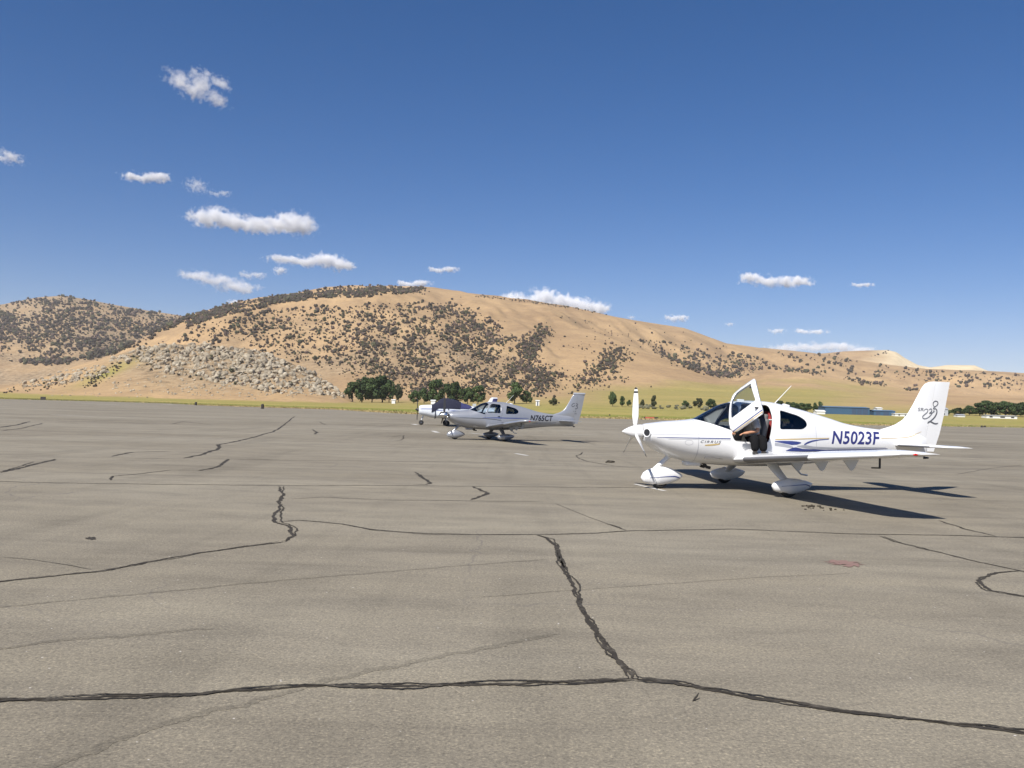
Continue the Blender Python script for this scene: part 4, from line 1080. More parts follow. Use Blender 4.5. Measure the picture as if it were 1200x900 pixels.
def stroke_on(P, w, T, mat, parent, side=1, name='emblem', off=.004, taper=True):
    # smooth the polyline, then a ribbon in (a,z) laid on the surface
    Q = [Vector(p) for p in P]
    for _ in range(3):
        N = [Q[0]]
        for p, q in zip(Q, Q[1:]): N += [p*.75+q*.25, p*.25+q*.75]
        Q = N+[Q[-1]]
    V_ = []
    n = len(Q)
    for i, p in enumerate(Q):
        d = (Q[min(i+1, n-1)]-Q[max(0, i-1)]); d = d.normalized() if d.length > 1e-9 else Vector((1, 0)); nn = Vector((-d.y, d.x)); k = w*(.5+.6*math.sin(math.pi*i/(n-1))) if taper else w
        for s in (.5, -.5):
            q = p+nn*k*s; y = T(q.x, q.y) if callable(T) else fy(q.x, q.y, T); V_.append((q.x, -side*(y+off), q.y))
    return V_, [(2*i, 2*i+1, 2*i+3, 2*i+2) for i in range(n-1)]

WINDSHIELD = [(1.57,1.572),(2.30,1.335),(2.355,1.40),(2.57,1.88),(2.47,1.985),(2.30,1.94),(1.8,1.70)]
DOOR = round_poly([(2.30,1.24),(2.37,1.10),(3.15,1.085),(3.22,1.32),(3.29,1.65),(3.295,1.93),(2.67,1.95),(2.42,1.50)], .07)
DOORWIN = round_poly([(2.445,1.42),(3.155,1.42),(3.19,1.87),(2.74,1.91),(2.60,1.78)], .05)
AFTWIN = round_poly([(3.43,1.385),(4.02,1.395),(4.16,1.48),(4.145,1.60),(3.99,1.70),(3.52,1.825)], .07)
DX = (0.286, -0.598, 1.0575, -.0154, -.0273, .150)
def door_tf(p):
    a, l, z = p
    H = Vector((2.33, .655+DX[3], 1.17)); k = Vector((math.sin(DX[0])*math.cos(DX[1]), math.sin(DX[1]), math.cos(DX[0])*math.cos(DX[1])))
    v = Vector((a, l, z))-H; th = DX[2]
    w = v*math.cos(th)+k.cross(v)*math.sin(th)+k*k.dot(v)*(1-math.cos(th))+H
    return (w.x+DX[4], -(w.y), w.z+DX[5])

def make_cirrus(loc, psi, open_door, paint, regn, text_mat, scheme, label):
    root = empty('parked_airplane', (loc[0], loc[1], 0), psi); tag(root, label, 'airplane', None)
    bm = loft_bm(ST)
    wsd = round_poly(WINDSHIELD, .05)
    cut_hole(bm, wsd, 0)
    cut_hole(bm, AFTWIN, 0)
    if open_door:
        cut_hole(bm, DOOR, 1); cut_hole(bm, DOORWIN, -1)
    else: cut_hole(bm, DOORWIN, 0)
    fus = from_bm('fuselage', bm, [paint, M['lining']], root, solid=.03, matoff=1)
    from_bm('windshield', crop(ST, wsd, 0, -.008), M['glass'], root)
    for sd in (1, -1):
        from_bm('cabin_window', crop(ST, AFTWIN, sd, -.010), M['glassd'] , root)
        if not (open_door and sd == 1):
            from_bm('cabin_window', crop(ST, DOORWIN, sd, -.010), M['glass'] if not open_door else M['glass'], root)
    # door seams
    def seam(poly, sd):
        mb = MB(); n = len(poly); V_ = []
        for i in range(n):
            p = Vector(poly[i]); d = (Vector(poly[(i+1) % n])-Vector(poly[i-1])).normalized(); nn = Vector((-d.y, d.x))*.005
            for q in (p+nn, p-nn): V_.append((q.x, -sd*(fy(q.x, q.y)+.0025), q.y))
        mb.add(V_, [(2*i, 2*i+1, (2*i+3) % (2*n), (2*i+2) % (2*n)) for i in range(n)]); return mb
    if open_door:
        bm = crop(ST, DOOR, 1, 0.0, .03); cut_hole(bm, DOORWIN, 1)
        for v in bm.verts: v.co = Vector(door_tf((v.co.x, -v.co.y, v.co.z)))
        bmesh.ops.recalc_face_normals(bm, faces=bm.faces)
        # outward side: away from the cabin
        cen = Vector(door_tf((2.9, 0.0, 1.4)))
        s_ = sum((f.calc_center_median()-cen).dot(f.normal) for f in bm.faces)
        if s_ < 0: bmesh.ops.reverse_faces(bm, faces=bm.faces)
        door = from_bm('door', bm, [paint, M['cream']], root, solid=.05, matoff=1)
        bm = crop(ST, DOORWIN, 1, -.015, .03)
        for v in bm.verts: v.co = Vector(door_tf((v.co.x, -v.co.y, v.co.z)))
        from_bm('window', bm, M['glass'], door)
        band_on([(2.345, 1.150, 1.168), (3.175, 1.150, 1.168)], ST, M['blue'], door, sides=(1,), tf=door_tf)
        band_on([(2.36, 1.118, 1.128), (3.16, 1.112, 1.130)], ST, M['gold'], door, sides=(1,), tf=door_tf)
        h_ = MB(); q = door_tf((3.10, fy(3.10, 1.26)+.012, 1.26)); h_.rbox(q, (.10, .03, .035), .01); h_.build('handle', M['dark'], door)
        # hinge arm at the front of the opening
        mb = MB(); q = door_tf((2.45, fy(2.45, 1.2)-.03, 1.2)); mb.tube([L2(2.36, .60, 1.22), q], .012, 8); mb.build('hinge', M['chrome'], root)
        seam(DOOR, -1).build('door_seam', M['grey'], root)
    else:
        for sd in (1, -1): seam(DOOR, sd).build('door_seam', M['ink'], root)
        mb = MB(); mb.rbox(L2(3.05, fy(3.05, 1.25)+.012, 1.25), (.12, .02, .035), .008); mb.build('door_handle', M['dark'], root)
    # ---- nose
    mb = MB(); rs = []
    for k in range(13):
        t = k/12; r_ = .162*math.sin(t*math.pi/2)**.82 if k else .004
        rs.append([(t*.44, r_*math.cos(2*math.pi*j/28), 1.243+r_*math.sin(2*math.pi*j/28)) for j in range(28)])
    mb.loft(rs); mb.build('spinner', paint if scheme == 'white' else M['chrome'], root, autosmooth=60)
    bladem = M['white'] if scheme == 'white' else M['bladeb']
    for k, ang in enumerate((90, 210, 330)):
        t = math.radians(ang); rad = Vector((0, math.cos(t), math.sin(t))); tan = Vector((0, -math.sin(t), math.cos(t))); ax = Vector((1, 0, 0))
        secs = [(.12,.055,.050,62),(.2,.10,.040,52),(.34,.145,.030,40),(.55,.150,.020,30),(.78,.128,.014,23),(.93,.095,.010,19),(.975,.06,.008,18),(.985,.02,.005,18)]
        rings = []
        for r_, c, th, tw in secs:
            w = math.radians(tw+16); cd = tan*math.cos(w)*1 + ax*math.sin(w); nd = ax*math.cos(w)-tan*math.sin(w)
            rings.append([Vector((.30, 0, 1.243))+rad*r_+cd*(c*.5*math.cos(2*math.pi*j/14))+nd*(th*.5*math.sin(2*math.pi*j/14)) for j in range(14)])
        mb = MB(); mb.loft(rings); bl = mb.build('propeller_blade', bladem, root, autosmooth=60)
        if scheme == 'white':
            for r0, r1, mt in ((.945,.988,M['redl']), (.86,.90,M['dark'])):
                rg = []
                for r_ in (r0, (r0+r1)/2, r1):
                    c, th, tw = (np.interp(r_, [s[0] for s in secs], [s[i] for s in secs]) for i in (1, 2, 3))
                    w = math.radians(tw+16); cd = tan*math.cos(w)+ax*math.sin(w); nd = ax*math.cos(w)-tan*math.sin(w)
                    rg.append([Vector((.30, 0, 1.243))+rad*r_+cd*((c+.006)*.5*math.cos(2*math.pi*j/14))+nd*((th+.006)*.5*math.sin(2*math.pi*j/14)) for j in range(14)])
                q = MB(); q.loft(rg); q.build('tip_band', mt if r0 < .9 else M['dark'], bl, autosmooth=60)
    for sd in (1, -1):
        # cooling inlet: ring, and a black disc standing for the shaded hole
        c = Vector(L2(.475, sd*.345, 1.235)); mb = MB(); rings = []
        nrm = Vector((-1, -sd*.85, .05)).normalized(); u_ = nrm.cross(Vector((0, 0, 1))).normalized(); v_ = u_.cross(nrm)
        for k in range(20):
            t = 2*math.pi*k/20; d = u_*math.cos(t)+v_*math.sin(t)
            rings.append([c+d*(.088+.014*math.cos(2*math.pi*j/8))+nrm*(.014*math.sin(2*math.pi*j/8)+.012) for j in range(8)])
        mb.loft(rings+[rings[0]], cap=False); inl = mb.build('air_inlet', paint if scheme == 'white' else M['chrome'], root, autosmooth=60)
        mb = MB(); mb.add([c+(u_*math.cos(2*math.pi*k/20)+v_*math.sin(2*math.pi*k/20))*.084+nrm*.014 for k in range(20)], [tuple(range(20))]); mb.build('inlet_shade_disc', M['dark'], inl)
    for sd in (1, -1):
        mb = MB(); mb.tube([L2(1.80, sd*.16, .63), L2(1.92, sd*.17, .50), L2(2.0, sd*.17, .485)], .035, 10); mb.build('exhaust_pipe', M['dark'], root)
    mb = MB(); mb.rbox(L2(1.62, 0, .565), (.34, .34, .10), .04); mb.build('cowl_outlet', paint, root, autosmooth=40)
    # cowling seams
    def arc_seam(a_, t0, t1, nm):
        V_ = []; rg0, rg1 = ring(a_-.004, ST, 96, .0025), ring(a_+.004, ST, 96, .0025)
        ks = [k for k in range(97) if t0 <= k/96 <= t1]
        for k in ks: V_ += [rg0[k % 96], rg1[k % 96]]
        make(nm, V_, [(2*i, 2*i+1, 2*i+3, 2*i+2) for i in range(len(ks)-1)], M['grey'], root)
    arc_seam(1.56, 0, 1, 'cowl_seam'); arc_seam(4.36, 0, 1, 'skin_joint')
    band_on([(.54,1.196,1.201),(1.55,1.236,1.241)], ST, M['grey'], root, name='cowl_seam')
    for q in ((1.15, 1.40), (1.35, 1.05)):
        hx = [(q[0]+.09*math.cos(2*math.pi*j/24), q[1]+.055*math.sin(2*math.pi*j/24)) for j in range(24)]; V_ = []
        for j in range(24):
            for e_ in (1.0, .93): V_.append((q[0]+(hx[j][0]-q[0])*e_, -(fy(q[0]+(hx[j][0]-q[0])*e_, q[1]+(hx[j][1]-q[1])*e_)+.0025), q[1]+(hx[j][1]-q[1])*e_))
        make('access_panel', V_, [(2*j, 2*j+1, (2*j+3) % 48, (2*j+2) % 48) for j in range(24)], M['grey'], root)
    # ---- wings
    WS = [(.30,2.36,1.60,.680,.155,0),(.75,2.42,1.50,.716,.150,0),(3.55,2.60,1.15,.937,.145,0),(5.45,2.78,.95,1.087,.13,0),(5.66,2.86,.84,1.105,.12,0),(5.80,3.04,.64,1.120,.10,0),(5.88,3.28,.38,1.128,.07,0)]
    WO = [(3.56,2.555,1.19,.938,.155,.022),(5.45,2.74,.985,1.087,.145,.02),(5.66,2.82,.875,1.105,.13,.015),(5.80,3.02,.66,1.120,.11,0),(5.88,3.28,.38,1.128,.07,0)]
    for sd in (1, -1):
        w = surface('wing', WS, .30, 3.555, 0, .735, paint, root, sd)
        le_strip(WS, .95, 3.50, M['tks'], w, sd)
        surface('outer_panel', WO, 3.56, 5.40, 0, .735, paint, w, sd)
        surface('wing_tip', WO, 5.405, 5.88, 0, 1.0, paint, w, sd)
        surface('root_trailing_edge', WS, .30, .88, .738, 1.0, paint, w, sd)
        surface('flap', WS, .89, 3.15, .742, 1.0, paint, w, sd)
        surface('aileron', WS, 3.16, 5.395, .742, 1.0, paint, w, sd)
        for q in (1.05, 2.15, 3.35):                     # hinge fairings below the trailing edge
            s = sec_at(WS, q); a_ = s[1]+s[2]*.78; zz = s[3]-.012
            mb = MB(); rg = []
            for dx, dn in ((-.18, .0), (-.10, .05), (.02, .21), (.06, .23), (.11, .20), (.20, .02)):
                tt = .022 if dn < .2 else .014
                rg.append([L2(a_+dx, sd*(q+y_), zz+z_) for y_, z_ in ((-tt, .03), (tt, .03), (tt*.7, -dn), (-tt*.7, -dn))])
            mb.loft(rg); mb.build('hinge_fairing', M['grey'] if False else paint, w)
        mb = MB(); s = sec_at(WO, 5.82); mb.ball(L2(s[1]+.16, sd*5.85, s[3]-.005), (.05, .03, .022), 2); mb.build('navigation_light', M['redl'] if sd == 1 else M['dark'], w, smooth=True)
        if sd == 1:
            mb = MB(); s = sec_at(WO, 5.2); q = L2(s[1]+.30, 5.2, s[3]-.05); mb.tube([q, (q[0], q[1], q[2]-.17)], .018, 8); mb.tube([(q[0]+.01, q[1], q[2]-.165), (q[0]-.15, q[1], q[2]-.165)], .012, 8); mb.build('pitot_tube', M['dark'], w)
            mb = MB(); mb.box(2.75, 3.7, -.98, -.70, .0, .001)
        # ---- main gear
        mb = MB(); rg = []
        for t in (0, .25, .5, .75, 1):
            l_ = .88+(1.66-.88)*t; z_ = .66+(.27-.66)*t-.02*math.sin(t*math.pi); c_ = .26-.10*t; th = .05-.012*t; ac = 3.10+.03*t
            rg.append([L2(ac+c_*.5*math.cos(2*math.pi*j/14), sd*(l_+.6*th*math.sin(2*math.pi*j/14)), z_+th*.8*math.sin(2*math.pi*j/14)) for j in range(14)])
        mb.loft(rg); leg = mb.build('main_gear_leg', paint, root, autosmooth=50)
        wheel(leg, 3.10, sd*1.70, 2.74, 3.64, .17, .185, .06, .40, paint, scheme)
    mb = MB(); mb.tube([L2(3.72, .62, .62), L2(3.84, .80, .42), L2(3.98, .82, .40)], [.022, .02, .02], 8); mb.build('boarding_step', M['white'], root)
    # ---- nose gear
    mb = MB(); mb.tube([L2(1.12, 0, .74), L2(.93, 0, .56), L2(.76, 0, .42)], [.055, .052, .045], 12); leg = mb.build('nose_gear_leg', paint, root, autosmooth=50)
    wheel(leg, .89, 0, .46, 1.42, .155, .175, .06, .50, paint, scheme, nose=True)
    # ---- tail
    TS = [(.08,6.42,.80,1.085,.10,0),(1.80,6.62,.58,1.105,.09,0),(1.92,6.70,.46,1.108,.08,0),(1.97,6.86,.22,1.11,.06,0)]
    for sd in (1, -1):
        h_ = surface('horizontal_stabilizer', TS, .08, 1.97, 0, .62, paint, root, sd)
        le_strip(TS, .30, 1.30, M['tks'], h_, sd, .02, .05)
        surface('elevator', TS, .10, 1.93, .63, 1.0, paint, h_, sd)
    # fin: leading edge profile swept into a dorsal fillet
    FZ = [(.96,6.75,.9),(1.2,6.4,1.0),(1.34,5.95,1.50),(1.44,6.20,1.32),(1.50,6.40,1.16),(1.56,6.56,1.04),(1.67,6.74,.92),(1.80,6.86,.87),(2.04,7.005,.80),(2.28,7.135,.75),(2.44,7.225,.71),(2.53,7.30,.67),(2.575,7.40,.58),(2.59,7.52,.46)]
    def te(z): return np.interp(z, [.95, 1.377, 1.82, 2.59], [7.55, 7.695, 7.80, 7.94])
    def hinge(z): return np.interp(z, [.95, 2.59], [7.27, 7.56])
    FS = [(z, a, te(z)-a, 0.0, min(.10, .105/(te(z)-a)), 0) for z, a, _ in FZ]
    FSm = [(z, a, hinge(z)-.006-a) for z, a, _ in FZ]
    mb = MB(); rg = []
    def fin_half(a, z):      # half thickness of fin + rudder at (a,z)
        le = np.interp(z, [f[0] for f in FZ], [f[1] for f in FZ]); c = te(z)-le; x = min(1, max(0, (a-le)/c)); th = min(.10, .125/c)*(1 if z > 1.3 else .5)
        return c*5*th*(.2969*math.sqrt(x)-.126*x-.3516*x*x+.2843*x**3-.1020*x**4)+.001
    for z in [f[0] for f in FZ]:
        le = np.interp(z, [f[0] for f in FZ], [f[1] for f in FZ]); hg = hinge(z)-.003
        xs = [le+(hg-le)*(k/14)**1.6 for k in range(15)]
        rg.append([(x, fin_half(x, z), z) for x in xs]+[(x, -fin_half(x, z), z) for x in xs[::-1][:-1]])
    mb.loft(rg); fin = mb.build('fin', paint, root, autosmooth=50)
    mb = MB(); rg = []
    for z in (.95, 1.05, 1.377, 1.82, 2.2, 2.53, 2.59):
        zz = max(z, 1.34); h0, t0 = hinge(z)+.002, te(z)
        xs = [h0+(t0-h0)*k/8 for k in range(9)]; sc = .55 if z < 1.3 else 1
        rg.append([(x, max(.004, sc*fin_half(x-hinge(z)+hinge(zz), zz)), z) for x in xs]+[(x, -max(.004, sc*fin_half(x-hinge(z)+hinge(zz), zz)), z) for x in xs[::-1]])
    mb.loft(rg); mb.build('rudder', paint, fin, autosmooth=50)
    mb = MB(); mb.tube([(7.30, 0, .80), (7.42, 0, .80)], [.03, .02], 8); mb.build('tie_down_ring', M['dark'], root)
    # ---- antennas
    mb = MB(); mb.tube([(3.56, 0, 1.95), (3.97, 0, 2.38)], [.011, .006], 6); mb.build('whip_antenna', M['white'], root)
    for a_ in (3.85, 2.75):
        mb = MB(); mb.rbox((a_, 0, fst(a_, ST)[0]+.012), (.16, .09, .05), .022, Matrix.Rotation(.22 if a_ > 3.5 else .02, 3, 'Y')); mb.build('roof_antenna', M['white'], root, autosmooth=60)
    mb = MB(); mb.tube([(7.62, 0, 2.45), (7.95, .0, 2.44)], .004, 5); mb.build('static_wick', M['white'], root)
    # ---- cabin
    mb = MB(); mb.box(1.75, 4.2, -.5, .5, .70, .74); mb.build('cabin_floor', M['lining'], root)
    mb = MB(); mb.rbox((2.12, 0, 1.28), (.16, 1.06, .34), .05); mb.rbox((1.95, 0, 1.42), (.42, .96, .05), .02); pn = mb.build('instrument_panel', M['dark'], root)
    mb = MB(); mb.loft([ring(4.22, ST, 40, -.035), ring(4.24, ST, 40, -.037)]); mb.build('aft_bulkhead', M['lining'], root)
    for a_, l_, mt in ((3.00, .30, M['leather']), (3.00, -.30, M['leather2']), (3.62, .25, M['leather']), (3.62, -.25, M['leather'])):
        mb = MB(); rot = Matrix.Rotation(math.radians(12), 3, 'Y'); dz = -.16 if a_ > 3.3 else 0; ww = .40 if a_ > 3.3 else .46
        mb.rbox(L2(a_-.18, l_, 1.0+dz), (.50, ww, .16), .06); mb.rbox(L2(a_-.18, l_, .84+dz*.4), (.40, .38, .2), .03)
        st = mb.build('seat', mt, root, autosmooth=60)
        mb = MB(); mb.rbox(L2(a_+.12, l_, 1.32+dz), (.13, ww-.02, .60), .06, rot); mb.build('backrest', mt, st, autosmooth=60)
        mb = MB(); mb.rbox(L2(a_+.20, l_, (1.70 if l_ < 0 else 1.64)+dz*1.25), (.09, .22, .15), .04, rot); mb.build('headrest', M['leather2'] if a_ > 3.3 else M['leather'], st, autosmooth=60)
    # ---- markings
    fin_T = lambda a, z: fin_half(a, z)
    if scheme == 'white':
        band_on([(.66,1.137,1.143),(.9,1.137,1.152),(2.27,1.148,1.166)], ST, M['blue'], root)
        band_on([(.9,1.112,1.118),(2.27,1.126,1.132)], ST, M['grey'], root)
        band_on([(3.31,1.150,1.172),(3.8,1.166,1.190),(4.25,1.188,1.208),(4.70,1.206,1.222)], ST, M['gold'], root)
        band_on([(6.08,1.226,1.238),(6.5,1.240,1.252)], ST, M['gold'], root)
        band_on([(3.30,1.112,1.126),(3.5,1.082,1.136),(3.72,1.048,1.136),(3.86,1.058,1.126),(3.96,1.092,1.108)], ST, M['blue'], root)
        band_on([(3.30,1.028,1.092),(3.5,1.005,1.072),(3.68,.985,1.035),(3.76,.99,1.006)], ST, M['grey'], root)
        band_on([(3.58,.915,.922),(3.74,.905,.985),(3.83,.905,.998),(4.0,.905,.965),(4.6,.915,.950),(5.3,.944,.972),(6.25,.996,1.006)], ST, M['blue'], root)
        band_on([(3.86,1.015,1.030),(4.05,.985,1.055),(4.3,.965,1.02),(4.9,.972,1.005),(5.6,1.0,1.025),(6.2,1.018,1.026)], ST, M['grey'], root)
        band_on([(4.04,1.045,1.075),(4.12,1.078,1.122),(4.25,1.124,1.160),(4.45,1.162,1.184),(4.69,1.184,1.198)], ST, M['blue'], root)
        V0, F0 = stroke_on([(6.5,1.25),(6.8,1.27),(7.0,1.32),(7.2,1.41)], .012, lambda a, z: max(fy(a, z), fin_half(a, max(1.34, z))), M['gold'], root)
        make('stripe', V0, F0, M['gold'], root)
        text_on(regn, 4.76, 6.06, 1.085, 1.385, ST, text_mat, root, 1, .24, .022)
        text_on('CIRRUS', 1.60, 2.06, 1.048, 1.104, ST, M['ink'], root, 1, .3, .012, sp=1.3)
        V0, F0 = stroke_on([(1.70,1.00),(1.85,1.010),(2.03,1.035)], .03, ST, M['gold'], root); make('swoosh', V0, F0, M['gold'], root)
        text_on('SR', 7.10, 7.25, 1.885, 1.965, fin_T, M['ink'], root, 1, .15, .012)
        EM = [([(7.56,1.99),(7.50,2.02),(7.49,2.09),(7.55,2.14),(7.62,2.12),(7.63,2.06),(7.57,2.01),(7.51,1.98),(7.50,1.95)], .022), ([(7.50,1.95),(7.57,1.96),(7.61,1.90),(7.58,1.80),(7.50,1.71),(7.40,1.64),(7.35,1.61)], .028),
              ([(7.36,1.635),(7.43,1.66),(7.50,1.62),(7.58,1.60),(7.64,1.62)], .026), ([(7.25,1.90),(7.30,1.95),(7.36,1.93),(7.35,1.87),(7.27,1.81),(7.21,1.76),(7.24,1.71),(7.33,1.72),(7.42,1.78),(7.50,1.88),(7.53,1.95)], .016),
              ([(7.38,1.92),(7.43,1.96),(7.47,1.93),(7.44,1.87),(7.38,1.84),(7.46,1.85),(7.55,1.90)], .016)]
        mb = MB()
        for i, (P_, w_) in enumerate(EM):
            v_, f_ = stroke_on(P_, w_, fin_T, None, None, off=.004+.0012*i); mb.add(v_, f_)
        make('tail_emblem', mb.V, mb.F, M['ink'], root)
    else:
        band_on([(.8,1.13,1.14),(1.2,1.12,1.155),(2.3,1.105,1.145),(2.9,1.06,1.11),(3.2,1.02,1.045)], ST, M['ink'], root)
        band_on([(2.2,1.16,1.175),(3.0,1.15,1.20),(4.0,1.155,1.20),(4.72,1.185,1.205)], ST, M['blue'], root)
        band_on([(1.9,1.08,1.085),(2.6,1.06,1.075),(3.3,1.0,1.01)], ST, M['grey'], root)
        band_on([(3.2,.93,.95),(4.2,.91,.975),(5.2,.94,.98),(6.3,.985,1.0)], ST, M['ink'], root)
        band_on([(6.1,1.19,1.20),(7.2,1.20,1.205)], lambda a, z: max(fy(a, z), .02), M['grey'], root)
        text_on(regn, 4.80, 6.12, 1.055, 1.37, ST, text_mat, root, 1, .25, .032)
        EM = [([(7.36,2.04),(7.28,2.05),(7.20,1.98),(7.19,1.90),(7.26,1.86),(7.33,1.90),(7.35,1.95)], .035), ([(7.42,2.02),(7.50,2.04),(7.54,1.98),(7.48,1.93),(7.42,1.92),(7.50,1.90),(7.54,1.83),(7.47,1.76),(7.38,1.76)], .035), ([(7.30,1.62),(7.33,1.62)], .04), ([(7.40,1.62),(7.43,1.62)], .04), ([(7.38,1.50),(7.41,1.50)], .04), ([(7.44,1.50),(7.47,1.50)], .04)]
        mb = MB()
        for i, (P_, w_) in enumerate(EM):
            v_, f_ = stroke_on(P_, w_, fin_T, None, None, off=.004+.0012*i, taper=False); mb.add(v_, f_)
        make('tail_emblem', mb.V, mb.F, M['ink'], root)
        mb = MB(); mb.rbox((7.62, 0, 2.575), (.66, .09, .10), .03); mb.build('fin_cap', M['grey'], root, autosmooth=50)
    return root

def wheel(parent, ac, lc, a0, a1, hw, r_t, z0, z1, paint, scheme, nose=False):
    """streamlined wheel fairing round a tyre that shows below it"""
    rings = []; N = 18
    for k in range(N+1):
        t = k/N; a = a0+(a1-a0)*t
        pr = (math.sin(math.pi*min(1, t/.72)**.75*.5)**.62) if t < .34 else (1-((t-.34)/.66)**1.9)**.85 if t < 1 else 0.0
        pr = max(pr, .03)
        w = hw*pr; top = (z1 if not nose else z1)*1.0; zc = .24; up = (z1-zc)*pr; dn = (zc-z0)*pr**.6
        rise = .05*max(0, (t-.5)/.5)
        rings.append([L2(a, lc+w*math.copysign(abs(math.cos(q))**.85, math.cos(q)), zc+rise+(up*math.sin(q) if math.sin(q) > 0 else dn*math.sin(q))) for q in [2*math.pi*j/24 for j in range(24)]])
    mb = MB(); mb.loft(rings); fr = mb.build('wheel_fairing', paint, parent, autosmooth=60)
    mb = MB(); prof = [(-.075, .8), (-.065, .95), (-.03, 1.0), (.03, 1.0), (.065, .95), (.075, .8)]
    mb.loft([[L2(ac+r_t*q*math.cos(2*math.pi*j/28), lc+y, r_t+.001+r_t*q*math.sin(2*math.pi*j/28)) for j in range(28)] for y, q in prof]); mb.build('tyre', M['tyre'], parent, autosmooth=60)
    # thin painted swoosh and seam on the outboard side
    sd = 1 if lc >= 0 else -1
    def half(a, z):
        t = (a-a0)/(a1-a0); pr = (math.sin(math.pi*min(1, t/.72)**.75*.5)**.62) if t < .34 else (1-((t-.34)/.66)**1.9)**.85
        zc = .24+.05*max(0, (t-.5)/.5); H = (z1-.24)*pr if z > zc else (.24-z0)*pr**.6
        s = min(.999, abs(z-zc)/max(H, .001)); return hw*pr*math.cos(math.asin(s))**.85
    if scheme == 'white':
        V_ = []; n = 16
        for i in range(n+1):
            t = .18+.74*i/n; a = a0+(a1-a0)*t; zc = .225+.05*math.sin((t-.1)*2.2)-(.06*max(0, t-.8)/.2); w_ = .004+.016*max(0, (t-.3))
            for z in (zc-w_, zc+w_): V_.append(L2(a, lc+sd*(half(a, z)+.004), z))
        make('stripe', V_, [(2*i, 2*i+1, 2*i+3, 2*i+2) for i in range(n)], M['blue'], fr)
        if nose:
            V_ = []; n = 14
            for i in range(n+1):
                z = z0+.03+(z1-z0-.12)*i/n; a = a0+(a1-a0)*(.36-.16*i/n)
                for d in (-.004, .004): V_.append(L2(a+d, lc+sd*(half(a, z)+.003), z))
            make('seam', V_, [(2*i, 2*i+1, 2*i+3, 2*i+2) for i in range(n)], M['ink'], fr)

P1_LOC, P1_PSI = (2.462, 19.673), .154
P2_LOC, P2_PSI = (-3.742, 45.742), .2544
plane1 = make_cirrus(P1_LOC, P1_PSI, True, M['white'], 'N5023F', M['navy'], 'white', 'white low wing airplane with blue and gold stripes, its cabin door swung open')
plane2 = make_cirrus(P2_LOC, P2_PSI, False, M['silver'], 'N765CT', M['black'], 'silver', 'silver grey low wing airplane with closed door and black registration letters')

# ------------------------------------------------------------------ third airplane under a canopy cover
M['cover'] = plain('navy_canvas', (0.012, 0.014, 0.032), 0.9, var=.15, scale=3, bump=.3); M['cover2'] = plain('blue_canvas', (0.028, 0.032, 0.11), 0.8, var=.1)
M['white3'] = plain('aged_white_paint', (0.66, 0.69, 0.72), 0.35, var=.04, coat=.2)
g3 = gnd(493.5, 498.0); P3_PSI = .12
p3 = empty('parked_airplane', (g3.x-.55*math.cos(P3_PSI), g3.y-.55*math.sin(P3_PSI), 0), P3_PSI)
tag(p3, 'small white airplane with bare wheels, standing behind the silver airplane', 'airplane')
from_bm('fuselage', loft_bm(ST3, .06, n=48), [M['white3']], p3)
band_on([(.42,1.40,1.46),(1.6,1.42,1.48)], ST3, M['blue'], p3); band_on([(1.6,1.30,1.36),(5.2,1.34,1.40)], ST3, M['blue'], p3)
mb = MB(); rs = []
for k in range(9):
    t = k/8; r_ = .16*math.sin(t*math.pi/2)**.8 if k else .004
    rs.append([(t*.32-.02, r_*math.cos(2*math.pi*j/20), 1.36+r_*math.sin(2*math.pi*j/20)) for j in range(20)])
mb.loft(rs); mb.build('spinner', M['dark'], p3, autosmooth=60)
for ang in (100, 280):
    t = math.radians(ang); rad = Vector((0, math.cos(t), math.sin(t))); tan = Vector((0, -math.sin(t), math.cos(t))); rg = []
    for r_, c in ((.1, .09), (.3, .14), (.6, .13), (.85, .10), (.93, .04)):
        rg.append([Vector((.18, 0, 1.36))+rad*r_+tan*(c*.5*math.cos(2*math.pi*j/10))+Vector((1, 0, 0))*(.025*math.sin(2*math.pi*j/10)+.4*c*.5*math.cos(2*math.pi*j/10)) for j in range(10)])
    mb = MB(); mb.loft(rg); mb.build('propeller_blade', M['bladeb'], p3, autosmooth=60)
W3 = [(.30,1.95,1.65,.86,.14,0),(1.2,2.0,1.60,.93,.14,0),(4.4,2.05,1.55,1.24,.13,0),(4.65,2.15,1.35,1.27,.10,0),(4.75,2.4,.8,1.28,.06,0)]
T3 = [(.05,6.25,.78,1.36,.09,0),(1.55,6.28,.72,1.36,.08,0),(1.62,6.4,.5,1.36,.06,0)]
for sd in (1, -1):
    w = surface('wing', W3, .30, 4.75, 0, .77, M['white3'], p3, sd); surface('aileron', W3, .5, 4.6, .775, 1.0, M['white3'], w, sd)
    h_ = surface('horizontal_stabilizer', T3, .05, 1.62, 0, 1.0, M['white3'], p3, sd)
    mb = MB(); mb.tube([L2(2.75, sd*1.45, .95), L2(2.75, sd*1.5, .24)], .05, 10); lg = mb.build('main_gear_leg', M['white3'], p3)
    mb = MB(); mb.loft([[L2(2.75+.24*q*math.cos(2*math.pi*j/24), sd*1.55+y, .242+.24*q*math.sin(2*math.pi*j/24)) for j in range(24)] for y, q in ((-.08, .75), (-.05, 1), (.05, 1), (.08, .75))]); mb.build('tyre', M['tyre'], lg, autosmooth=50)
mb = MB(); mb.tube([L2(.75, 0, .86), L2(.58, 0, .5), L2(.55, 0, .2)], [.07, .05, .04], 10); lg = mb.build('nose_gear_leg', M['white3'], p3)
mb = MB(); mb.loft([[L2(.55+.22*q*math.cos(2*math.pi*j/24), y, .222+.22*q*math.sin(2*math.pi*j/24)) for j in range(24)] for y, q in ((-.07, .75), (-.045, 1), (.045, 1), (.07, .75))]); mb.build('tyre', M['tyre'], lg, autosmooth=50)
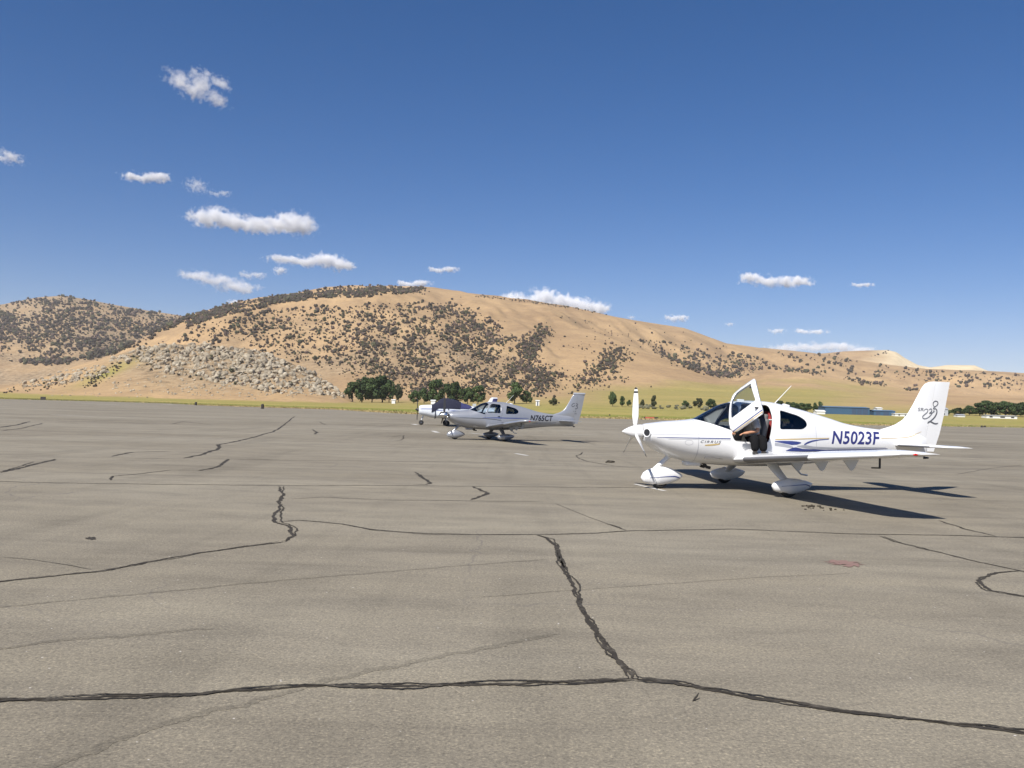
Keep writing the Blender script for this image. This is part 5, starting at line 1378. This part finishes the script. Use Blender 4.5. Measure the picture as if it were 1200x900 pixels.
mb = MB(); mb.ball(L2(.55, 0, .22), (.09, .08, .09), 2); mb.build('wheel_hub', M['chrome'], lg, smooth=True)
mb = MB(); rg = []
for z, a0_, a1_, th in ((1.45, 5.6, 7.05, .07), (1.7, 6.0, 7.1, .06), (2.1, 6.35, 7.2, .05), (2.5, 6.62, 7.28, .035), (2.62, 6.75, 7.25, .02)):
    rg.append([(a0_+(a1_-a0_)*x, y*th, z) for x, y in ((0, 0), (.15, .7), (.4, 1), (.75, .6), (1, .05), (1, -.05), (.75, -.6), (.4, -1), (.15, -.7))])
mb.loft(rg); fin3 = mb.build('fin', M['white3'], p3, autosmooth=40)
mb = MB(); rg = []
for z, a0_, a1_, th in ((2.22, 6.72, 7.225, .05), (2.4, 6.80, 7.265, .046), (2.52, 6.86, 7.29, .04)):
    rg.append([(a0_+(a1_-a0_)*x, y*th, z) for x, y in ((0, .8), (.5, 1), (1, .3), (1, -.3), (.5, -1), (0, -.8))])
mb.loft(rg); mb.build('fin_band', M['cover2'], fin3)
# canvas canopy cover draped over the cabin, with its belly straps and a rear flap
cp = empty('canopy_cover', (p3.location.x, p3.location.y, 0), P3_PSI); tag(cp, 'dark navy canvas cover draped over the cabin of the small white airplane', 'cover')
def drape(poly, off, mat, name):
    bm = crop(ST3, poly, 0, off, .05)
    for v in bm.verts:
        s = .010*math.sin(v.co.x*17+v.co.z*9)+.008*math.sin(v.co.x*31-v.co.z*23); v.co.y *= 1+s; v.co.z += s*.5
    return from_bm(name, bm, mat, cp, solid=.012)
drape([(1.42,1.12),(1.60,1.22),(2.05,1.50),(3.95,1.50),(4.05,2.6),(1.42,2.6)], .035, M['cover'], 'canvas')
drape([(3.90,1.52),(4.7,1.52),(5.0,1.66),(4.85,1.86),(3.95,2.08)], .028, M['cover2'], 'rear_flap')
for a_ in (1.75, 2.9):
    mb = MB(); rs = ring(a_, ST3, 40, .045); V_ = []
    for x_, y_, z_ in rs: V_ += [(a_-.035, y_, z_), (a_+.035, y_, z_)]
    mb.add(V_, [(2*i, 2*i+1, (2*i+3) % 80, (2*i+2) % 80) for i in range(40)]); mb.build('strap', M['cover'], cp)

# ------------------------------------------------------------------ person sitting in the open door, feet on the wing
def ppos(a, l, z):
    c, s = math.cos(P1_PSI), math.sin(P1_PSI)
    return Vector((P1_LOC[0]+a*c+l*s, P1_LOC[1]+a*s-l*c, z))
def skin(name, J, E, mat, parent=None, root_i=0, sub=2):
    me = bpy.data.meshes.new(name); me.from_pydata([tuple(ppos(*j[:3])) for j in J], E, [])
    o = link(name, me, parent)
    md = o.modifiers.new('skin', 'SKIN'); md.use_smooth_shade = True
    if not me.skin_vertices: me.attributes  # layer is made by the modifier
    for i, j in enumerate(J):
        me.skin_vertices[0].data[i].radius = (j[3], j[4] if len(j) > 4 else j[3]); me.skin_vertices[0].data[i].use_root = (i == root_i)
    sb = o.modifiers.new('sub', 'SUBSURF'); sb.levels = sub; sb.render_levels = sub
    dg = bpy.context.evaluated_depsgraph_get(); nm = bpy.data.meshes.new_from_object(o.evaluated_get(dg)); o.modifiers.clear(); o.data = nm
    nm.materials.clear(); nm.materials.append(mat); nm.polygons.foreach_set('use_smooth', [True]*len(nm.polygons))
    return o
M['skin'] = plain('skin', (0.46, 0.23, 0.13), 0.55, var=.06); M['shirt'] = plain('grey_shirt_cotton', (0.36, 0.36, 0.36), 0.9, var=.12, scale=14, bump=.3); M['pants'] = plain('black_trousers_cotton', (0.011, 0.011, 0.012), 0.95, var=.2, scale=8, bump=.3, spec=.1)
M['shoe'] = plain('dark_shoe_leather', (0.03, 0.028, 0.026), 0.6); M['hair'] = plain('dark_hair', (0.03, 0.022, 0.016), 0.7)
hip, chest, neck, head = (2.90, .44, 1.18), (2.82, .46, 1.50), (2.74, .47, 1.68), (2.69, .48, 1.80)
shl, shr = (2.80, .64, 1.60), (2.72, .28, 1.60)
ell, wrl, hal = (2.83, .80, 1.34), (2.57, .84, 1.30), (2.49, .83, 1.285)
elr, wrr, har = (2.56, .30, 1.36), (2.40, .52, 1.30), (2.36, .60, 1.29)
hl, hr = (2.94, .58, 1.14), (2.84, .42, 1.13)
kl, kr = (2.86, .97, 1.19), (2.69, .95, 1.19)
al, ar = (2.87, 1.00, .88), (2.69, .98, .88)
tl, tr = (2.86, 1.14, .855), (2.64, 1.13, .855)
J = [(*hip, .13, .12), (*chest, .14, .11), (*neck, .058), (2.72, .475, 1.745, .07), (*head, .098, .085), (2.68, .485, 1.87, .07),
     (*shl, .06), (*ell, .045), (*wrl, .030), (*shr, .06), (*elr, .045), (*wrr, .030),
     (*hl, .09), (*kl, .06), (*al, .042), (*tl, .036), (*hr, .09), (*kr, .06), (*ar, .042), (*tr, .036),
     (*hal, .036, .018), (*har, .036, .018)]
E_ = [(0, 1), (1, 2), (2, 3), (3, 4), (4, 5), (1, 6), (6, 7), (7, 8), (1, 9), (9, 10), (10, 11), (0, 12), (12, 13), (13, 14), (14, 15), (0, 16), (16, 17), (17, 18), (18, 19), (8, 20), (11, 21)]
# five fingers per hand, unequal and slightly curled, thumb from the side of the palm
for hi, hc, wr in ((20, hal, wrl), (21, har, wrr)):
    d = (Vector(hc)-Vector(wr)).normalized(); side = d.cross(Vector((0, 0, 1))).normalized()
    for k, (o_, ln) in enumerate(((-.03, .065), (-.01, .078), (.011, .074), (.031, .058))):
        b0 = Vector(hc)+d*.025+side*o_; b1 = b0+d*ln*.5+Vector((0, 0, -.008)); b2 = b1+d*ln*.4+Vector((0, 0, -.022))
        i = len(J); J += [(*b0, .009), (*b1, .0085), (*b2, .0075)]; E_ += [(hi, i), (i, i+1), (i+1, i+2)]
    b0 = Vector(hc)-d*.02-side*.04; b1 = b0+d*.035-side*.018; i = len(J); J += [(*b0, .011), (*b1, .009)]; E_ += [(hi, i), (i, i+1)]
person = skin('person', J, E_, M['skin'], None, 0)
tag(person, 'person in grey shirt and black trousers sitting in the open door of the white airplane', 'person')
UP = lambda p, q, t: tuple(u+(v-u)*t for u, v in zip(p, q))
skin('shirt', [(2.90, .44, 1.16, .155, .145), (*chest, .175, .145), (*UP(chest, neck, .75), .09), (*shl, .09), (*UP(shl, ell, .55), .084), (*UP(shl, ell, .86), .084), (*shr, .082), (*UP(shr, elr, .55), .072), (*UP(shr, elr, .8), .070)], [(0, 1), (1, 2), (1, 3), (3, 4), (4, 5), (1, 6), (6, 7), (7, 8)], M['shirt'], person, 0)
skin('trousers', [(*hip, .150, .14), (*hl, .112), (*UP(hl, kl, .6), .095), (*kl, .10), (*UP(kl, al, .5), .095), (*UP(kl, al, .95), .092), (*hr, .112), (*UP(hr, kr, .6), .095), (*kr, .10), (*UP(kr, ar, .5), .095), (*UP(kr, ar, .95), .092)], [(0, 1), (1, 2), (2, 3), (3, 4), (4, 5), (0, 6), (6, 7), (7, 8), (8, 9), (9, 10)], M['pants'], person, 0)
for a_, t_ in ((al, tl), (ar, tr)):
    skin('shoe', [(a_[0], a_[1]-.05, .865, .062, .062), (*UP(a_, t_, .3)[:2], .865, .064, .060), (*t_[:2], .852, .058, .050), (t_[0]-.01, t_[1]+.07, .845, .046, .036)], [(0, 1), (1, 2), (2, 3)], M['shoe'], person, 0)
q = ppos(2.70, .48, 1.85); mb = MB(); mb.ball(q, (.10, .095, .085), 3); mb.build('hair', M['hair'], person, smooth=True)
q = ppos(2.60, .485, 1.80); mb = MB(); mb.ball(q, (.02, .014, .025), 2); mb.build('nose', M['skin'], person, smooth=True)
for s in (-.034, .034):
    q = ppos(2.612, .485+s, 1.822); mb = MB(); mb.ball(q, .011, 2); mb.build('eye', M['dark'], person, smooth=True)
q = ppos(2.612, .485, 1.758); mb = MB(); mb.ball(q, (.008, .026, .007), 2); mb.build('mouth', M['redl'], person, smooth=True)
# red bag standing behind the front seats
q = ppos(3.47, .02, .93); mb = MB(); mb.rbox((0, 0, .43), (.24, .38, .86), .06); bag = mb.build('red_bag', M['redbag'], None, autosmooth=50); bag.location = q; bag.rotation_euler = (0, 0, P1_PSI)
mb = MB(); mb.rbox((0, 0, .66), (.25, .39, .03), .012); mb.build('trim', M['white'], bag); mb = MB(); mb.tube([(0, -.12, .85), (0, -.06, .91), (0, .06, .91), (0, .12, .85)], .012, 6); mb.build('handle', M['dark'], bag)
tag(bag, 'red bag with white trim behind the front seats of the white airplane', 'bag')
